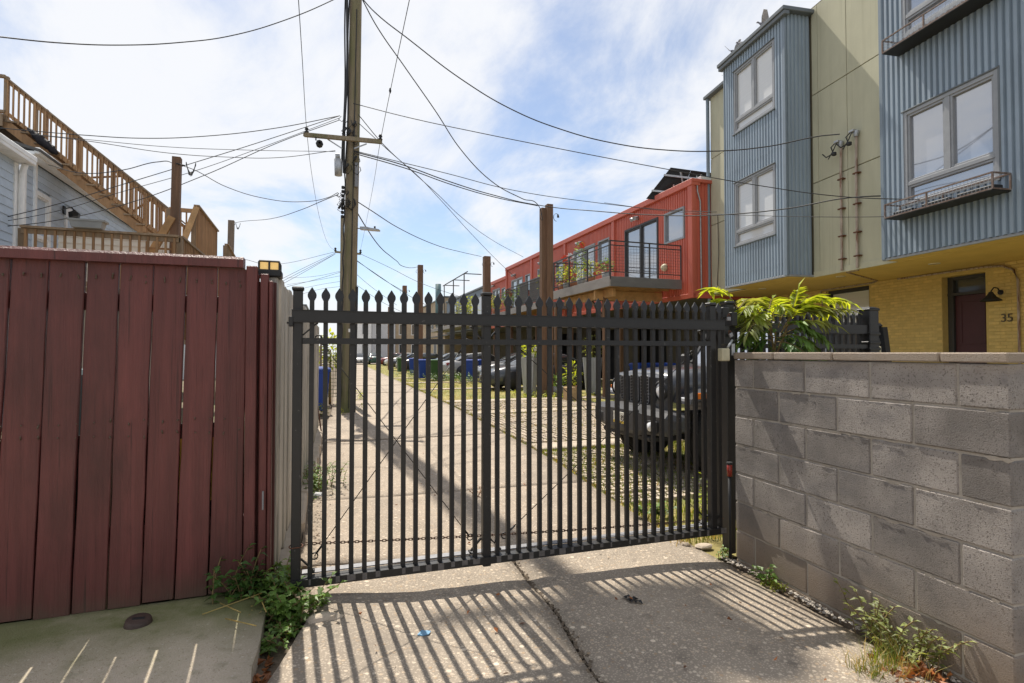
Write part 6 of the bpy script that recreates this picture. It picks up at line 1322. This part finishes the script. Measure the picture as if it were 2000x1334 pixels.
for a, c in (((395, 1200), (512, 1158)), (((440, 1208)), (500, 1222)), ((505, 1160), (520, 1195)), ((430, 1178), (470, 1196))): b.cyl(onz(*a, .125), onz(*c, .15), .003, n=5)
tag(b.build('dead_stems', M['straw']), 'dry pale stems lying on the slab below the climbing weed', 'twigs', None, 'stuff')
def gravel(name, label, fn, n, size, m, seed):
    r = random.Random(seed); b = MB()
    for i in range(n):
        p = Vector(fn(r)); s_ = size * r.uniform(.4, 1.3); q = [Vector((r.uniform(-1, 1), r.uniform(-1, 1), r.uniform(-.2, .8))) for _ in range(6)]
        v = [p + Vector((s_ * r.uniform(.7, 1.1), 0, 0)), p + Vector((0, s_ * r.uniform(.6, 1), 0)), p - Vector((s_ * r.uniform(.7, 1.1), 0, 0)), p - Vector((0, s_ * r.uniform(.6, 1), 0)), p + Vector((s_ * .2, 0, s_ * r.uniform(.3, .8)))]
        b.add(v, [(0, 1, 4), (1, 2, 4), (2, 3, 4), (3, 0, 4)])
    return tag(b.build(name, m), label, 'gravel', None, 'stuff')
def wallfoot(r):
    y = r.uniform(1.0, 3.2); x = 2.815 - .05 * (3.1 - y) - abs(r.gauss(0, .035)); return (x, y, hz(x, y) - .012)
gravel('gravel', 'crumbled mortar and grit along the foot of the block wall', wallfoot, 420, .014, M['mortar'], 1)
def kerbfoot(r):
    y = r.uniform(2.9, 6.5); x = -.08 + .03 * (y - 3.4) + abs(r.gauss(0, .05)); return (x, y, hz(x, y) - .004)
gravel('gravel', 'broken grit along the kerb under the white fence', kerbfoot, 320, .016, M['strip'], 2)
gravel('gravel', 'dark grit collected in the driveway crack', lambda r: ((lambda y: (crx(y) + r.gauss(0, .014), y, hz(crx(y), y) - .010))(r.uniform(1.2, 3.6))), 420, .012, M['soil'], 3)
gravel('gravel', 'loose small stones scattered on the driveway', lambda r: ((lambda x, y: (x, y, hz(x, y)))(r.uniform(-.1, 2.6), r.uniform(1.9, 5))), 130, .008, M['strip'], 4)
def stone(label, p, s_, m, seed):
    r = random.Random(seed); b = MB(); b.loft([[Vector(p) + Vector((math.cos(a) * s_[0] * k_ * r.uniform(.8, 1.2), math.sin(a) * s_[1] * k_ * r.uniform(.8, 1.2), h * s_[2])) for a in [i * .785 for i in range(8)]] for h, k_ in ((-.3, .9), (.3, 1), (.75, .75), (1, .3))], True, True, False); tag(b.build('stone', M[m]), label, 'stone')
q = onz(592, 915, .05); stone('reddish flat stone leaning at the kerb inside the gate', (q.x - .02, q.y, .08), (.07, .45, .14), 'terracotta', 1)
q = onz(705, 1172, .05); stone('pale broken concrete lump by the weed at the gate foot', (.02, 2.88, .055), (.085, .045, .04), 'strip', 2); q = onz(645, 1150, .05); stone('flat pale stone lying just in front of the gate left end', (q.x, q.y, .04), (.06, .035, .015), 'strip', 3)
q = onz(1375, 1062, -.05); stone('pale broken concrete chunk at the right end of the gate', (q.x, q.y, hz(q.x, q.y)), (.07, .05, .022), 'strip', 4); q = onz(1340, 1058, -.04); stone('second broken chunk near the wall end', (q.x, q.y, hz(q.x, q.y)), (.035, .03, .018), 'strip', 5)
q = onz(612, 968, .02); stone('light stone beside the kerb weeds behind the gate', (q.x, q.y, .02), (.09, .06, .03), 'paleblock', 6)
q = onz(828, 1247, .0); b = MB(); b.ext([(q.x + dx * .035, q.y + dy * .03, hz(q.x, q.y) + .004) for dx, dy in ((-1, -.3), (-.3, -.8), (.6, -.7), (1, .1), (.5, .5), (-.2, .9))], (0, 0, .004)); tag(b.build('litter', M['plastic']), 'flattened blue plastic scrap on the driveway', 'litter')
q = onz(1237, 1168, 0); b = MB(); r = random.Random(3)
for i in range(9): leafm(b, Vector((q.x + r.gauss(0, .02), q.y + r.gauss(0, .02), hz(q.x, q.y) + .006)), (r.uniform(-1, 1), r.uniform(-1, 1), .1), (0, 0, 1), .04, .03)
tag(b.build('debris', M['trimblack']), 'dark crumpled scrap in the middle of the right driveway slab', 'litter')
# iron valve cover standing proud of the pavement
vc = thing('valve_cover', 'round brown cast iron valve cover tilted in the pavement by the fence', 'valve cover', onz(270, 1218, .11)); vc.location.z = .11
q = Vector(vc.location); b = MB(); b.lathe([(0, .026), (.048, .026), (.053, .022), (.058, .0), (.058, -.03)], q, 26); b.build('rim', M['iron'], vc)
b = MB(); b.cbox(q.x - .026, q.x + .026, q.y - .009, q.y + .009, q.z + .0265, q.z + .0285, .001); b.build('slot', M['trimblack'], vc); vc.rotation_euler = (R(7), R(4), 0)
# ---- planters, stump, pots behind the gate
def foliage(b, c, rad, n, L, w, r):
    for _ in range(n):
        v = Vector((r.gauss(0, 1), r.gauss(0, 1), r.gauss(0, 1))).normalized() * (r.random() ** .4); p = Vector(c) + Vector((v.x * rad[0], v.y * rad[1], v.z * rad[2])); leafm(b, p, (v.x + r.uniform(-.6, .6), v.y + r.uniform(-.6, .6), v.z * .6 + r.uniform(-.3, .6)), (r.uniform(-.5, .5), r.uniform(-.5, .5), 1), L * r.uniform(.6, 1.2), L * w)
def potted(label, base, pot_r, pot_h, potm, rad, leafn, lm, L, flowers=None, seed=1, taper=.75, tall=False):
    t = thing('potted_plant', label, 'potted plant', base); r = random.Random(seed); x, y, z = base; b = MB()
    b.lathe([(0, 0), (pot_r * taper, 0), (pot_r, pot_h), (pot_r * .9, pot_h), (pot_r * .88, pot_h - .03), (0, pot_h - .03)], base, 8 if tall else 14, 'z', not tall); b.build('pot', M[potm], t)
    b = MB(); c = (x, y, z + pot_h + rad[2] * .8); foliage(b, c, rad, leafn, L, .45, r); b.build('foliage', M[lm], t)
    b = MB(); b.tube([(x, y, z + pot_h - .05), (x + .02, y, z + pot_h + rad[2] * .8), (x + r.uniform(-.1, .1), y, z + pot_h + rad[2] * 1.5)], .012, 5); b.build('stem', M['stem'], t)
    for fx, fz, fm, fr_ in (flowers or ()):
        b = MB(); q = Vector((x + fx, y - rad[1] * .5, z + pot_h + fz))
        for i in range(9):
            a = i * .698; leafm(b, q, (math.cos(a), -.35 * (i % 2), math.sin(a)), (0, -1, .1), fr_, fr_ * .8)
        b.build('flower', M[fm], t)
    return t
potted('tall ribbed zinc planter with yellow and white flowers beside the twin posts', (6.75, 17.1, 0), .33, 1.25, 'zinc', (.3, .3, .3), 150, 'leafyellow', .14, ((.15, .3, 'flowerwhite', .09), (.05, .1, 'flowerwhite', .08)), 1, .68, True)
potted('tall ribbed zinc planter with dusky foliage near the off-road vehicle', (9.0, 16.8, 0), .36, 1.25, 'zinc', (.4, .35, .42), 170, 'leafpale', .14, None, 2, .68, True)
potted('low pale pot with green leaves right of the twin posts', (7.5, 16.4, 0), .20, .30, 'greypot', (.22, .2, .22), 90, 'leaf', .14, None, 3); potted('leafy green plant in a dark pot between pot and zinc planter', (8.0, 16.3, 0), .2, .3, 'terracotta', (.3, .3, .45), 130, 'leafyellow', .15, None, 4)
t = thing('wood_stump', 'sawn square wooden block standing on the grass before the planters', 'stump', (7.02, 14.45, 0)); b = MB(); b.cbox(6.84, 7.20, 14.3, 14.62, -.03, .40, .02); b.build('block', M['endgrain'], t)
bl = [(.5, 2.3, 'leaf', (.25, .2, .25), 90, None), (2.0, 2.35, 'leafyellow', (.3, .2, .3), 110, ((.1, .1, 'flower', .07),)), (2.6, 2.4, 'leaf', (.22, .2, .75), 140, ((0, 1.15, 'flower', .13), (.12, .3, 'flower', .06))), (3.2, 2.4, 'leafyellow', (.35, .2, .3), 120, ((.0, .2, 'flower', .09), (-.2, .1, 'flower', .07))), (3.75, 2.4, 'leaf', (.3, .2, .35), 110, ((.1, .35, 'flower', .09),)), (4.15, 2.4, 'leafyellow', (.2, .2, .5), 110, ((.05, .95, 'flower', .16), (.28, 1.0, 'flowerwhite', .2), (.28, 1.0, 'flower', .1)))]
nm = ['first by the corner rail', 'third along', 'tall with a coral bloom on top', 'bushy with orange-red blooms', 'green with a single red bloom', 'last, with large red and white blooms']
for i, ((s_, t_, lm, rad, n_, fl_), q) in enumerate(zip(bl, nm)): potted('balcony flower pot on the near red balcony, ' + q, tuple(RF((s_ if s_ > 1 else 1.0, t_, 3.71))), .16, .25, 'terracotta' if i % 2 else 'greypot', rad, n_, lm, .12, fl_, 30 + i)
for i, (s_, lm, lab) in enumerate(((8.3, 'leafyellow', 'tall yellow-green plant at the near end of the second balcony'), (11.6, 'leaf', 'green plant beyond the grey screens on the second balcony'), (13.6, 'leaf', 'plant with orange blooms at the near end of the third balcony'), (16.0, 'leafyellow', 'trailing plant near the far end of the third balcony'))):
    potted(lab, tuple(RF((s_, 1.35, 3.71))), .2, .3, 'terracotta', (.35, .3, .75 if i == 0 else .45), 170, lm, .16, ((.1, .6, 'flower', .1),) if i == 2 else None, 40 + i)
for i, (s_, lm, lab) in enumerate(((22.6, 'leafyellow', 'yellow-green bush in a terracotta pot on the grey building balcony'), (24.5, 'leafpale', 'wispy pale plant on the grey building balcony'))):
    potted(lab, tuple(RF((s_, 1.2, 3.62))), .3, .4, 'terracotta', (.6, .4, .8), 220, lm, .22, None, 50 + i)
# ---- left side of the alley past the white fence
of = thing('old_fence', 'old grey board fence beyond the bin on the left of the alley', 'fence', (-.6, 18, 0)); ro = random.Random(12); y = 14.2
while y < 34:
    hh = 1.75 + ro.uniform(-.03, .03); put(bmv[0], 'board', of, (-.55 + .03 * (y - 14), y, .0), (0, 0, ro.uniform(-.02, .02)), (1, 1.3, hh)); y += .19
for z in (.4, 1.4): b = MB(); b.bar((-.62, 14.2, z), (-.02, 34, z), .05, .09); b.build('back_rail', M['oldwhite'], of)
gn = thing('garden_mesh', 'bright green mesh fence strip left of the utility pole', 'mesh fence', (.0, 15, 0)); b = MB()
for i in range(7): b.bar((.02 + .06 * i, 15.6, .2), (.02 + .06 * i, 15.6, 1.5), .01)
for i in range(14): b.bar((.0, 15.6, .2 + .1 * i), (.42, 15.6, .2 + .1 * i), .01)
b.build('mesh', M['greenbin'], gn); b = MB(); b.bar((.0, 15.6, 0), (.0, 15.6, 1.9), .05); b.bar((.44, 15.6, 0), (.44, 15.6, 1.9), .05); b.build('post', M['greypost'], gn)
def bush(label, c, rad, n, lm, seed):
    t = thing('bush', label, 'bush', (c[0], c[1], 0)); r = random.Random(seed); b = MB(); foliage(b, c, rad, n, .16, .5, r); b.build('foliage', M[lm], t); b = MB(); b.cyl((c[0], c[1], -.05), c, .04, .02, 7); b.build('stem', M['stem'], t)
bush('bright green bush behind the green mesh by the utility pole', (.25, 16.2, 1.5), (.35, .3, .5), 220, 'leafyellow', 1); bush('dark green bush behind the old grey fence', (-1.2, 22, 1.6), (.7, 1.6, .7), 300, 'leafdark', 2)
block('distant_rowhouse', 'far pale rowhouse with flat roof left of the alley, behind the old fence', 'house', Fr((-1.2, 46), 1), 0, 9, 0, 7, -.1, 5.2, 'paleblock', [(1, 2, 3, 4.4), (4, 5, 3, 4.4)])
t = thing('leaning_stake', 'thin rusty stake leaning against the white fence by the bin', 'stake', (-.05, 9.9, 0)); b = MB(); b.cyl((.03, 9.4, 0), (-.10, 9.9, .85), .012, n=6); b.build('stake', M['rust'], t)
